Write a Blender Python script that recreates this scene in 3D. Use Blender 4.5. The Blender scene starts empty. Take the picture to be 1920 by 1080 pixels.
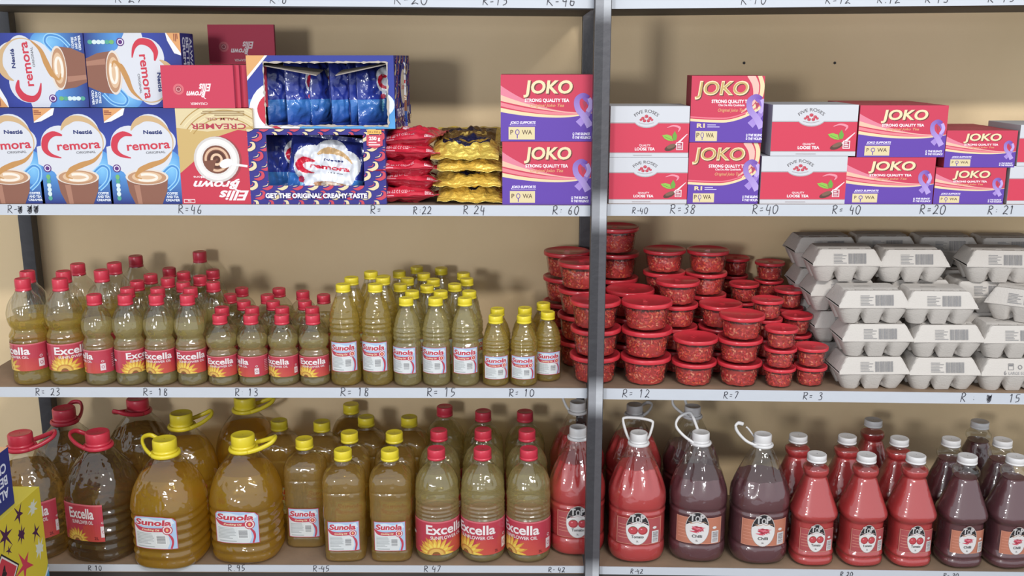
import bpy, bmesh, math, random
from mathutils import Vector, Matrix
from mathutils.geometry import tessellate_polygon
random.seed(7)
PI = math.pi
S = bpy.context.scene
COL = S.collection

# ------------------------------------------------------------------ camera
CZ = 1.55                       # eye height above the shop floor
D = 2.1                         # eye to the shelf fronts (plane y = 0)
F = 1855.0
PITCH = math.radians(13.05)
YAW = math.radians(0.6)
cam = bpy.data.cameras.new('camera')
cam.sensor_width = 36.0
cam.lens = 36.0 * F / 1920.0
cam.clip_start = 0.05
co = bpy.data.objects.new('camera', cam)
COL.objects.link(co)
co.location = (0, -D, CZ)
co.rotation_euler = (PI / 2 - PITCH, 0, YAW)
S.camera = co

# ------------------------------------------------------------------ world, lamps, exposure
w = bpy.data.worlds.new('world')
S.world = w
w.use_nodes = True
bgn = w.node_tree.nodes['Background']
bgn.inputs[0].default_value = (0.86, 0.93, 1.0, 1)
bgn.inputs[1].default_value = 0.85


def area(name, loc, target, sx, sy, power, col):
    l = bpy.data.lights.new(name, 'AREA')
    l.shape = 'RECTANGLE'
    l.size, l.size_y, l.energy, l.color = sx, sy, power, col
    o = bpy.data.objects.new(name, l)
    COL.objects.link(o)
    o.location = loc
    o.rotation_euler = (Vector(target) - Vector(loc)).to_track_quat('-Z', 'Y').to_euler()
    return o


area('ceiling_tube', (1.3, -3.5, CZ + 1.9), (0.2, 0.2, CZ - 0.5), 1.5, 0.10, 100, (1.0, 0.97, 0.93))
area('doorway_daylight', (-1.5, -4.2, CZ + 0.12), (0.1, 0.2, CZ - 0.5), 0.5, 0.5, 55, (0.95, 0.97, 1.0))
S.view_settings.view_transform = 'Standard'
S.view_settings.look = 'None'
S.view_settings.exposure = 0.16
S.view_settings.gamma = 1.0
S.view_settings.use_curve_mapping = False
S.cycles.transparent_max_bounces = 40
S.cycles.transmission_bounces = 14
S.cycles.max_bounces = 16
S.cycles.caustics_reflective = False
S.cycles.sample_clamp_indirect = 4.0


# ------------------------------------------------------------------ where things stand (measured)
def ray(px, py):
    u = (px - 960) / F
    v = (py - 540) / F
    y = math.cos(PITCH) - v * math.sin(PITCH)
    z = -math.sin(PITCH) - v * math.cos(PITCH)
    c, s = math.cos(YAW), math.sin(YAW)
    return (u * c - y * s, u * s + y * c, z)


def atY(px, py, Y):
    d = ray(px, py)
    t = (Y + D) / d[1]
    return Vector((d[0] * t, Y, CZ + d[2] * t))


def atZ(px, py, Z):
    d = ray(px, py)
    t = (Z - CZ) / d[2]
    return Vector((d[0] * t, d[1] * t - D, Z))


POST = 0.163                    # centre post
# top surface of each shelf: (left end, right end) for the left and the right bay
LV = {'A': ((-1.074, .130, .142, .121), (.182, .122, 1.019, .129)),
      'B': ((-1.122, -.305, .143, -.306), (.183, -.303, 1.066, -.303)),
      'C': ((-1.171, -.718, .150, -.716), (.180, -.716, 1.116, -.725)),
      'D': ((-1.222, -1.154, .149, -1.151), (.185, -1.152, 1.166, -1.161))}


def zs(sh, x, bay=None):
    b = LV[sh][(1 if x > POST else 0) if bay is None else bay]
    t = (x - b[0]) / (b[2] - b[0])
    return CZ + b[1] + (b[3] - b[1]) * t


# ------------------------------------------------------------------ small tools
def lin(c):
    if isinstance(c, str):
        c = [int(c[i:i + 2], 16) / 255 for i in (0, 2, 4)]
    return tuple(x / 12.92 if x <= .04045 else ((x + .055) / 1.055) ** 2.4 for x in c[:3]) + (1.0,)


def nodes(m):
    m.use_nodes = True
    nt = m.node_tree
    return nt, nt.nodes, nt.links, nt.nodes['Principled BSDF']


def mat(name, col, rough=.5, metal=0, spec=.5, bump=0, bscale=60, var=None, vscale=6, coat=0):
    m = bpy.data.materials.new(name)
    nt, N, L, p = nodes(m)
    p.inputs['Base Color'].default_value = lin(col)
    p.inputs['Roughness'].default_value = rough
    p.inputs['Metallic'].default_value = metal
    p.inputs['Specular IOR Level'].default_value = spec
    p.inputs['Coat Weight'].default_value = coat
    tc = N.new('ShaderNodeTexCoord')
    if var:
        n = N.new('ShaderNodeTexNoise')
        n.inputs['Scale'].default_value = vscale
        n.inputs['Detail'].default_value = 5
        r = N.new('ShaderNodeValToRGB')
        r.color_ramp.elements[0].position = .35
        r.color_ramp.elements[1].position = .68
        r.color_ramp.elements[0].color = lin(var)
        r.color_ramp.elements[1].color = lin(col)
        L.new(tc.outputs['Object'], n.inputs['Vector'])
        L.new(n.outputs['Fac'], r.inputs['Fac'])
        L.new(r.outputs['Color'], p.inputs['Base Color'])
    if bump:
        n = N.new('ShaderNodeTexNoise')
        n.inputs['Scale'].default_value = bscale
        n.inputs['Detail'].default_value = 4
        b = N.new('ShaderNodeBump')
        b.inputs['Strength'].default_value = bump
        b.inputs['Distance'].default_value = .004
        L.new(tc.outputs['Object'], n.inputs['Vector'])
        L.new(n.outputs['Fac'], b.inputs['Height'])
        L.new(b.outputs['Normal'], p.inputs['Normal'])
    return m


def vcol_mat(name, rough=.45, metal=0, coat=0, bump=0, bscale=40, spec=.5, bdist=.004, sat=1.0, val=1.0):
    """printed stock: the ink colour is stored per face corner"""
    m = mat(name, 'ffffff', rough, metal, spec, bump, bscale, coat=coat)
    nt = m.node_tree
    a = nt.nodes.new('ShaderNodeVertexColor')
    a.layer_name = 'ink'
    hs = nt.nodes.new('ShaderNodeHueSaturation')
    hs.inputs['Saturation'].default_value = sat
    hs.inputs['Value'].default_value = val
    nt.links.new(a.outputs['Color'], hs.inputs['Color'])
    nt.links.new(hs.outputs['Color'], nt.nodes['Principled BSDF'].inputs['Base Color'])
    for n in nt.nodes:
        if n.bl_idname == 'ShaderNodeBump':
            n.inputs['Distance'].default_value = bdist
    return m


def shell_mat(name, tint='f4f4f0', haze=.012, rough=.07, ior=1.5):
    m = bpy.data.materials.new(name)
    nt, N, L, p = nodes(m)
    out = N['Material Output']
    N.remove(p)
    tr = N.new('ShaderNodeBsdfTransparent')
    tr.inputs[0].default_value = lin(tint)
    gl = N.new('ShaderNodeBsdfGlossy')
    gl.inputs['Roughness'].default_value = rough
    df = N.new('ShaderNodeBsdfDiffuse')
    df.inputs[0].default_value = lin('d8d4cc')
    lw = N.new('ShaderNodeLayerWeight')
    lw.inputs['Blend'].default_value = .5
    pw = N.new('ShaderNodeMath')
    pw.operation = 'POWER'
    pw.inputs[1].default_value = 3.5
    fr = N.new('ShaderNodeMath')
    fr.operation = 'MULTIPLY_ADD'
    fr.inputs[1].default_value = .5
    fr.inputs[2].default_value = .10
    L.new(lw.outputs['Facing'], pw.inputs[0])
    L.new(pw.outputs[0], fr.inputs[0])
    m1 = N.new('ShaderNodeMixShader')
    m1.inputs[0].default_value = haze
    m2 = N.new('ShaderNodeMixShader')
    tc = N.new('ShaderNodeTexCoord')
    no = N.new('ShaderNodeTexNoise')
    no.inputs['Scale'].default_value = 28
    b = N.new('ShaderNodeBump')
    b.inputs['Strength'].default_value = 1.0
    b.inputs['Distance'].default_value = .006
    L.new(tc.outputs['Object'], no.inputs['Vector'])
    L.new(no.outputs['Fac'], b.inputs['Height'])
    L.new(b.outputs['Normal'], gl.inputs['Normal'])
    L.new(tr.outputs[0], m1.inputs[1])
    L.new(df.outputs[0], m1.inputs[2])
    L.new(fr.outputs[0], m2.inputs[0])
    L.new(m1.outputs[0], m2.inputs[1])
    L.new(gl.outputs[0], m2.inputs[2])
    L.new(m2.outputs[0], out.inputs['Surface'])
    return m


def oil_mat(name, tint, body, ior=1.30, k_thru=.40, k_body=.22):
    """clear cooking oil: bends what is behind it, lets part of the light straight through"""
    m = bpy.data.materials.new(name)
    nt, N, L, p = nodes(m)
    out = N['Material Output']
    N.remove(p)
    g = N.new('ShaderNodeBsdfGlass')
    g.inputs['Color'].default_value = lin(tint)
    g.inputs['IOR'].default_value = ior
    g.inputs['Roughness'].default_value = .02
    tc = N.new('ShaderNodeTexCoord')
    no = N.new('ShaderNodeTexNoise')
    no.inputs['Scale'].default_value = 32
    bu = N.new('ShaderNodeBump')
    bu.inputs['Strength'].default_value = .8
    bu.inputs['Distance'].default_value = .006
    L.new(tc.outputs['Object'], no.inputs['Vector'])
    L.new(no.outputs['Fac'], bu.inputs['Height'])
    L.new(bu.outputs['Normal'], g.inputs['Normal'])
    t = N.new('ShaderNodeBsdfTransparent')
    t.inputs[0].default_value = lin(tint)
    d = N.new('ShaderNodeBsdfTranslucent')
    d.inputs[0].default_value = lin(body)
    d2 = N.new('ShaderNodeBsdfDiffuse')
    d2.inputs[0].default_value = lin(body)
    a = N.new('ShaderNodeMixShader')
    a.inputs[0].default_value = k_thru
    L.new(g.outputs[0], a.inputs[1])
    L.new(t.outputs[0], a.inputs[2])
    dd = N.new('ShaderNodeMixShader')
    dd.inputs[0].default_value = .5
    L.new(d.outputs[0], dd.inputs[1])
    L.new(d2.outputs[0], dd.inputs[2])
    b = N.new('ShaderNodeMixShader')
    b.inputs[0].default_value = k_body
    L.new(a.outputs[0], b.inputs[1])
    L.new(dd.outputs[0], b.inputs[2])
    L.new(b.outputs[0], out.inputs['Surface'])
    return m


M = {}
M['card'] = vcol_mat('printed_card', .6, spec=.3, sat=.95, val=.93)
M['film'] = vcol_mat('printed_film', .3, coat=.4, bump=.25, bscale=25, sat=.93, val=.86)
M['paper'] = vcol_mat('paper_strip', .6, bump=.2, bscale=30)
M['pulp'] = vcol_mat('egg_pulp', .9, bump=.6, bscale=260, spec=.1, bdist=.0015)
M['pouch'] = vcol_mat('glossy_pouch_film', .22, coat=.6, bump=.9, bscale=22, bdist=.009)
M['gold'] = vcol_mat('gold_foil', .24, metal=.45, bump=1.0, bscale=75, bdist=.007)
M['snack'] = vcol_mat('snack_flakes', .45)
M['plastic_red'] = mat('red_cap_plastic', 'c43447', .35)
M['plastic_yellow'] = mat('yellow_cap_plastic', 'dcc832', .35)
M['plastic_white'] = mat('white_cap_plastic', 'd6d4d4', .4)
M['lid'] = mat('red_lid_plastic', 'c8343f', .3, coat=.3)
M['shell'] = shell_mat('clear_bottle_plastic')
M['tub'] = shell_mat('clear_tub_plastic', 'f6e2e0', .03, .1)
M['oil_pale'] = oil_mat('pale_sunflower_oil', 'fefae2', 'f8eab0', k_thru=.66, k_body=.26)
M['oil_mid'] = oil_mat('golden_cooking_oil', 'fef6c6', 'f6de80', k_thru=.66, k_body=.26)
M['oil_deep'] = oil_mat('deep_golden_oil', 'feec96', 'f6c83a', k_thru=.6, k_body=.34)
M['oil_dark'] = oil_mat('shaded_sunflower_oil', 'ecd8a4', 'a08a5c', k_thru=.6, k_body=.2)  # darker copy of the sunflower oil, shade of the left end put into its colour
M['oil_amber'] = oil_mat('amber_cooking_oil', 'fef2c6', 'f4d27e', k_thru=.66, k_body=.28)
M['tomato'] = mat('tomato_sauce', 'c23c40', .3, coat=.2)
M['chilli'] = mat('chilli_sauce', '623640', .3, coat=.2)
M['post'] = mat('worn_grey_paint', '6d6b72', .45, metal=.35, var='4a4850', vscale=14, bump=.2)
M['post2'] = mat('rubbed_bare_steel', '9a9aa2', .35, metal=.5, var='5c5a62', vscale=11)
M['beam'] = mat('dark_beam_paint', '403b3a', .6, var='2c2927')
M['wood'] = mat('shelf_board_wood', '947b64', .75, var='7c6855', vscale=9, bump=.15)
M['wall'] = mat('cream_wall_paint', 'e6cda6', .85, var='dcc299', vscale=2.2, bump=.12, bscale=90)
M['floor'] = mat('concrete_floor', '77716a', .8, var='625d57')


def link(o, parent=None):
    COL.objects.link(o)
    if parent is not None:
        o.parent = parent
    return o


def obj(name, bm, mats, parent=None, smooth=None, ang=None):
    me = bpy.data.meshes.new(name)
    bm.normal_update()
    bm.to_mesh(me)
    bm.free()
    for m in (mats if isinstance(mats, (list, tuple)) else [mats]):
        me.materials.append(M[m] if isinstance(m, str) else m)
    if smooth is not None:
        for p in me.polygons:
            p.use_smooth = p.material_index in smooth
        if ang:
            me.set_sharp_from_angle(angle=ang)
    return link(bpy.data.objects.new(name, me), parent)


def tag(o, label, cat, group=None):
    o['label'] = label
    o['category'] = cat
    if group:
        o['group'] = group
    return o


def thing(name, loc=(0, 0, 0), rz=0):
    o = bpy.data.objects.new(name, None)
    o.empty_display_size = .03
    COL.objects.link(o)
    o.location = loc
    o.rotation_euler = (0, 0, rz)
    return o


def dup(root):
    r = root.copy()
    COL.objects.link(r)
    for ch in list(root.children):
        c = ch.copy()
        COL.objects.link(c)
        c.parent = r
        for g in list(ch.children):
            e = g.copy()
            COL.objects.link(e)
            e.parent = c
    return r


def structure(o):
    o['kind'] = 'structure'
    return o


def new_bm():
    bm = bmesh.new()
    bm.loops.layers.float_color.new('ink')
    return bm


def paint(bm, faces, col):
    ly = bm.loops.layers.float_color['ink']
    c = lin(col) if isinstance(col, str) else col
    for f in faces:
        for l in f.loops:
            l[ly] = c


def box(bm, x0, x1, y0, y1, z0, z1, col='888888', mi=0, bev=0, side_cols=None):
    vs = [bm.verts.new((x, y, z)) for x in (x0, x1) for y in (y0, y1) for z in (z0, z1)]
    fs = []
    for idx in ((0, 1, 3, 2), (4, 6, 7, 5), (0, 4, 5, 1), (2, 3, 7, 6), (0, 2, 6, 4), (1, 5, 7, 3)):
        f = bm.faces.new([vs[i] for i in idx])
        f.material_index = mi
        fs.append(f)
    # order: -x +x -y +y -z +z
    for i, f in enumerate(fs):
        paint(bm, [f], (side_cols[i] if side_cols and side_cols[i] else col))
    if bev:
        es = list({e for f in fs for e in f.edges})
        r = bmesh.ops.bevel(bm, geom=es, offset=bev, segments=2, affect='EDGES', profile=.6)
        for f in r['faces']:
            f.material_index = mi
    return fs


def tube(bm, pts, r, seg=8, closed=False, flat=1.0, col='888888', mi=0, up=Vector((0, 0, 1)), caps=True):
    pts = [Vector(p) for p in pts]
    n = len(pts)
    rings = []
    for i, p in enumerate(pts):
        if closed:
            d = pts[(i + 1) % n] - pts[i - 1]
        else:
            d = pts[min(i + 1, n - 1)] - pts[max(i - 1, 0)]
        d.normalize()
        a = d.cross(up)
        if a.length < 1e-4:
            a = d.cross(Vector((0, 1, 0)))
        a.normalize()
        b = a.cross(d)
        rr = r[i] if isinstance(r, (list, tuple)) else r
        rings.append([bm.verts.new(p + a * math.cos(t) * rr + b * math.sin(t) * rr * flat)
                      for t in [2 * PI * k / seg for k in range(seg)]])
    fs = []
    for i in range(n if closed else n - 1):
        A, B = rings[i], rings[(i + 1) % n]
        for k in range(seg):
            fs.append(bm.faces.new((A[k], A[(k + 1) % seg], B[(k + 1) % seg], B[k])))
    if not closed and caps:
        fs.append(bm.faces.new(rings[0][::-1]))
        fs.append(bm.faces.new(rings[-1]))
    for f in fs:
        f.material_index = mi
    paint(bm, fs, col)
    return fs


def smooth_pts(pts, k=6, closed=False):
    P = [Vector(p) for p in pts]
    n = len(P)
    out = []
    for i in range(n if closed else n - 1):
        a = P[(i - 1) % n] if closed else P[max(i - 1, 0)]
        b = P[i]
        c = P[(i + 1) % n]
        d = P[(i + 2) % n] if closed else P[min(i + 2, n - 1)]
        for j in range(k):
            t = j / k
            out.append(.5 * ((2 * b) + (c - a) * t + (2 * a - 5 * b + 4 * c - d) * t * t + (3 * b - a - 3 * c + d) * t ** 3))
    if not closed:
        out.append(P[-1])
    return out


# ------------------------------------------------------------------ print: flat artwork in metres, later wrapped on a surface
_tx = {}


def text_geo(s, bold, shear):
    k = (s, bold, shear)
    if k not in _tx:
        c = bpy.data.curves.new('lettering', 'FONT')
        c.body = s
        c.size = 1
        c.offset = bold
        c.shear = shear
        c.resolution_u = 4
        c.fill_mode = 'FRONT'
        o = bpy.data.objects.new('lettering', c)
        COL.objects.link(o)
        bpy.context.view_layer.update()
        me = bpy.data.meshes.new_from_object(o.evaluated_get(bpy.context.evaluated_depsgraph_get()))
        vs = [(v.co.x, v.co.y) for v in me.vertices]
        fs = [tuple(p.vertices) for p in me.polygons]
        bpy.data.objects.remove(o)
        bpy.data.curves.remove(c)
        bpy.data.meshes.remove(me)
        x0 = min(v[0] for v in vs) if vs else 0
        x1 = max(v[0] for v in vs) if vs else 0
        _tx[k] = (vs, fs, x0, x1)
    return _tx[k]


class Print:
    def __init__(s):
        s.items = []

    def tri(s, vs, fs, cols):
        s.items.append((vs, fs, cols))
        return s

    def poly(s, pts, col):
        t = tessellate_polygon([[Vector((p[0], p[1], 0)) for p in pts]])
        return s.tri([tuple(p[:2]) for p in pts], [tuple(f) for f in t], lin(col))

    def rect(s, x0, y0, x1, y1, col, top=None):
        if top is None:
            return s.tri([(x0, y0), (x1, y0), (x1, y1), (x0, y1)], [(0, 1, 2, 3)], lin(col))
        a, b = lin(col), lin(top)
        return s.tri([(x0, y0), (x1, y0), (x1, y1), (x0, y1)], [(0, 1, 2, 3)], [a, a, b, b])

    def frame(s, x0, y0, x1, y1, t, col):
        for r in ((x0, y0, x1, y0 + t), (x0, y1 - t, x1, y1), (x0, y0, x0 + t, y1), (x1 - t, y0, x1, y1)):
            s.rect(*r, col)
        return s

    def ell(s, cx, cy, rx, ry, col, rot=0, n=28, a0=0, a1=2 * PI, edge=None):
        full = abs(a1 - a0 - 2 * PI) < 1e-6
        k = n if full else n + 1
        vs = [(cx, cy)]
        for i in range(k):
            a = a0 + (a1 - a0) * i / n
            x, y = rx * math.cos(a), ry * math.sin(a)
            vs.append((cx + x * math.cos(rot) - y * math.sin(rot), cy + x * math.sin(rot) + y * math.cos(rot)))
        fs = [(0, i + 1, (i + 1) % k + 1) for i in range(n)]
        c = lin(col)
        return s.tri(vs, fs, [c] + [lin(edge)] * k if edge else c)

    def ring(s, cx, cy, rx, ry, t, col, n=32, rot=0, a0=0, a1=2 * PI):
        pts = []
        for i in range(n + 1):
            a = a0 + (a1 - a0) * i / n
            x, y = rx * math.cos(a), ry * math.sin(a)
            pts.append((cx + x * math.cos(rot) - y * math.sin(rot), cy + x * math.sin(rot) + y * math.cos(rot)))
        return s.stroke(pts, t, col)

    def stroke(s, pts, wd, col, sm=0, col2=None):
        if sm:
            pts = [(p.x, p.y) for p in smooth_pts([(a, b, 0) for a, b in pts], sm)]
        n = len(pts)
        vs, cs = [], []
        a, b = lin(col), lin(col2 or col)
        for i, p in enumerate(pts):
            q0, q1 = pts[max(i - 1, 0)], pts[min(i + 1, n - 1)]
            dx, dy = q1[0] - q0[0], q1[1] - q0[1]
            l = math.hypot(dx, dy) or 1
            t = i / (n - 1)
            if isinstance(wd, (list, tuple)):
                f = t * (len(wd) - 1)
                j = min(int(f), len(wd) - 2)
                ww = wd[j] + (wd[j + 1] - wd[j]) * (f - j)
            else:
                ww = wd
            ww /= 2
            vs += [(p[0] - dy / l * ww, p[1] + dx / l * ww), (p[0] + dy / l * ww, p[1] - dx / l * ww)]
            c = tuple(a[k] * (1 - t) + b[k] * t for k in range(4))
            cs += [c, c]
        return s.tri(vs, [(2 * i, 2 * i + 1, 2 * i + 3, 2 * i + 2) for i in range(n - 1)], cs)

    def text(s, t, x, y, h, col, w=None, bold=0.0, shear=0.0, rot=0, al='c', arc=None):
        vs, fs, x0, x1 = text_geo(t, bold, shear)
        k = h / .70
        kx = k if not w else w / max(x1 - x0, 1e-6)
        off = {'c': (x0 + x1) / 2, 'l': x0, 'r': x1}[al]
        out = []
        for vx, vy in vs:
            X, Y = (vx - off) * kx, vy * k - h / 2
            if arc:
                a = X / arc
                X, Y = (arc + Y) * math.sin(a), (arc + Y) * math.cos(a) - arc
            out.append((x + X * math.cos(rot) - Y * math.sin(rot), y + X * math.sin(rot) + Y * math.cos(rot)))
        return s.tri(out, fs, lin(col))

    def lines(s, x0, y0, x1, y1, n, col, k=.55, seed=1):
        r = random.Random(seed)
        h = (y1 - y0) / n
        for i in range(n):
            y = y1 - (i + .5) * h
            s.rect(x0, y - h * k / 2, x0 + (x1 - x0) * r.uniform(.6, 1), y + h * k / 2, col)
        return s

    def bars(s, x0, y0, x1, y1, n, col, seed=3, vertical=True):
        r = random.Random(seed)
        p = 0
        while p < 1:
            a = r.uniform(.35, 1.2) / n
            b = r.uniform(.3, 1.0) / n
            q = min(p + a, 1)
            if vertical:
                s.rect(x0 + (x1 - x0) * p, y0, x0 + (x1 - x0) * q, y1, col)
            else:
                s.rect(x0, y0 + (y1 - y0) * p, x1, y0 + (y1 - y0) * q, col)
            p = q + b
        return s

    def bake(s, clip=None, dx=None, dy=None, eps=2.2e-5):
        bm = new_bm()
        ly = bm.loops.layers.float_color['ink']
        for k, (vs, fs, cols) in enumerate(s.items):
            V = [bm.verts.new((a, b, (k + 1) * eps)) for a, b in vs]
            vi = {v: i for i, v in enumerate(V)}
            for f in fs:
                if len(set(f)) < 3:
                    continue
                try:
                    F_ = bm.faces.new([V[i] for i in f])
                except ValueError:
                    continue
                F_.normal_update()
                if F_.normal.z < 0:
                    F_.normal_flip()
                for l in F_.loops:
                    l[ly] = cols if isinstance(cols, tuple) else cols[vi[l.vert]]

        def cut(co_, no, outer=False):
            bmesh.ops.bisect_plane(bm, geom=bm.verts[:] + bm.edges[:] + bm.faces[:], plane_co=co_, plane_no=no, clear_outer=outer)
        if clip:
            x0, x1, y0, y1 = clip
            cut((x0, 0, 0), (-1, 0, 0), True)
            cut((x1, 0, 0), (1, 0, 0), True)
            cut((0, y0, 0), (0, -1, 0), True)
            cut((0, y1, 0), (0, 1, 0), True)
        if dx:
            a = min(v.co.x for v in bm.verts)
            b = max(v.co.x for v in bm.verts)
            x = a + dx
            while x < b:
                cut((x, 0, 0), (1, 0, 0))
                x += dx
        if dy:
            a = min(v.co.y for v in bm.verts)
            b = max(v.co.y for v in bm.verts)
            x = a + dy
            while x < b:
                cut((0, x, 0), (0, 1, 0))
                x += dy
        bm.verts.index_update()
        V = [v.co.copy() for v in bm.verts]
        Fc = [([v.index for v in f.verts], [tuple(l[ly]) for l in f.loops]) for f in bm.faces]
        bm.free()
        return V, Fc


def emit(bm, baked, fn, mi=1, base=.0003, rot=0, flip=False):
    """lay baked artwork on a surface; fn(x, y, offset) -> position"""
    ly = bm.loops.layers.float_color['ink']
    V, Fc = baked
    c, s_ = math.cos(rot), math.sin(rot)
    W = [bm.verts.new(fn(v.x * c - v.y * s_, v.x * s_ + v.y * c, base + v.z)) for v in V]
    for idx, cols in Fc:
        try:
            f = bm.faces.new([W[i] for i in idx])
        except ValueError:
            continue
        if flip:
            pass
        f.material_index = mi
        for l, cc in zip(f.loops, cols):
            l[ly] = cc


# ------------------------------------------------------------------ artwork
BLUE, DBLUE, CYAN = '2b3fa0', '24307e', '5aa6dc'


def art_creamer(w, h):
    """blue creamer carton front: white cloud, red lettering, coffee glass"""
    p = Print()
    X = lambda u: (u - .5) * w
    Y = lambda v: (v - .5) * h
    p.rect(X(0), Y(.62), X(1), Y(1), BLUE, DBLUE)
    p.rect(X(0), Y(.32), X(1), Y(.62), '4a8fd0', BLUE)
    p.rect(X(0), Y(0), X(1), Y(.32), DBLUE, '4a8fd0')
    p.ell(X(.88), Y(.38), w * .16, h * .18, '7cc0e8', edge='4a8fd0')
    W_ = 'd2d3da'
    for u, v, r in ((.62, .74, .27), (.33, .62, .27), (.58, .56, .33), (.80, .66, .17), (.22, .50, .20), (.45, .44, .28)):
        p.ell(X(u), Y(v), w * r, w * r * .98, W_)
    p.poly([(X(0), Y(.42)), (X(.3), Y(.3)), (X(.7), Y(.3)), (X(.6), Y(.6)), (X(.1), Y(.62)), (X(0), Y(.6))], W_)
    # tan swirl over the cloud and down into the cup
    p.stroke([(X(.36), Y(.77)), (X(.42), Y(.84)), (X(.56), Y(.895)), (X(.74), Y(.87)), (X(.88), Y(.77)), (X(.93), Y(.66)), (X(.9), Y(.55)), (X(.82), Y(.49))],
             [w * .01, w * .09, w * .07, w * .02, w * .012, w * .01], 'c9a678', 6)
    p.stroke([(X(.9), Y(.55)), (X(.78), Y(.46)), (X(.6), Y(.41)), (X(.44), Y(.36)), (X(.38), Y(.29))], [w * .015, w * .05, w * .08, w * .06, w * .02], 'c08a4a', 6)
    # glass cup
    p.stroke([(X(.76), Y(.33)), (X(.88), Y(.40)), (X(.97), Y(.36)), (X(.94), Y(.24)), (X(.82), Y(.15))], w * .055, '8fc6ea', 5)
    p.stroke([(X(.76), Y(.33)), (X(.88), Y(.40)), (X(.97), Y(.36)), (X(.94), Y(.24)), (X(.82), Y(.15))], w * .025, '3f86c8', 5)
    p.poly([(X(.24), Y(.27)), (X(.82), Y(.27)), (X(.80), Y(.14)), (X(.72), Y(.0)), (X(.34), Y(.0)), (X(.27), Y(.12))], '8a5a48')
    p.poly([(X(.34), Y(.2)), (X(.42), Y(.2)), (X(.44), Y(.0)), (X(.38), Y(.0))], 'a87660')
    p.ell(X(.53), Y(.285), w * .30, h * .085, 'ddd0c4')
    p.ell(X(.53), Y(.28), w * .27, h * .072, 'b98a66')
    p.ell(X(.53), Y(.285), w * .21, h * .056, 'd8b490')
    p.ring(X(.53), Y(.28), w * .14, h * .034, w * .035, 'ece0d2', a0=-2.6, a1=2.2)
    p.stroke([(X(.60), Y(.40)), (X(.44), Y(.35)), (X(.38), Y(.29)), (X(.46), Y(.265))], [w * .05, w * .06, w * .03, w * .01], 'c08a4a', 5)
    # lettering
    p.text('Nestlé', X(.66), Y(.755), h * .038, '23306e', w * .26, .03)
    R = 'c8203c'
    p.stroke([(X(.37), Y(.72)), (X(.25), Y(.735)), (X(.14), Y(.68)), (X(.115), Y(.58)), (X(.19), Y(.515)), (X(.33), Y(.485))],
             [w * .02, w * .075, w * .10, w * .085, w * .05, w * .012], R, 6)
    p.text('remora', X(.585), Y(.62), h * .088, R, w * .60, .02, rot=.06)
    p.text('ORIGINAL', X(.68), Y(.545), h * .024, '6a6a70', w * .27, .01, rot=.05)
    # corner flash, seal, traffic light, small words
    p.poly([(X(0), Y(1)), (X(.3), Y(1)), (X(.27), Y(.93)), (X(.1), Y(.865)), (X(0), Y(.85))], 'e4e2e2')
    p.poly([(X(0), Y(1)), (X(.27), Y(1)), (X(.06), Y(.89)), (X(0), Y(.86))], 'd9995c')
    p.lines(X(.01), Y(.93), X(.12), Y(.98), 3, '8a4030')
    p.ell(X(.12), Y(.375), w * .055, w * .055, '5c2c78')
    p.ring(X(.12), Y(.375), w * .035, w * .035, w * .012, 'e6dff0')
    for i, c in enumerate(('4fa08c', 'cfe0e0', 'cfe0e0', 'cfe0e0', '4fa08c', '6fb06a')):
        p.ell(X(.12), Y(.06 + .045 * i), w * .03, h * .026, c, n=12)
    for i, t in enumerate(('CREAMER', 'AND TEA', 'COFFEE')):
        p.text(t, X(.87), Y(.04 + .036 * i), h * .024, 'e6ecf6', w * (.2, .17, .15)[i], .03)
    return p.bake(clip=(-w / 2, w / 2, -h / 2, h / 2), dx=None)


def art_better(w, h):
    p = Print().rect(-w / 2, -h / 2, w / 2, h / 2, DBLUE)
    for i, t in enumerate(('ALWAYS', 'BETTER WITH', 'CREMORA')):
        p.text(t, -w * .46, h * (.28 - .27 * i), h * .19, 'dfe4f4', None, .03, al='l')
    return p.bake(clip=(-w / 2, w / 2, -h / 2, h / 2))


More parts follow.
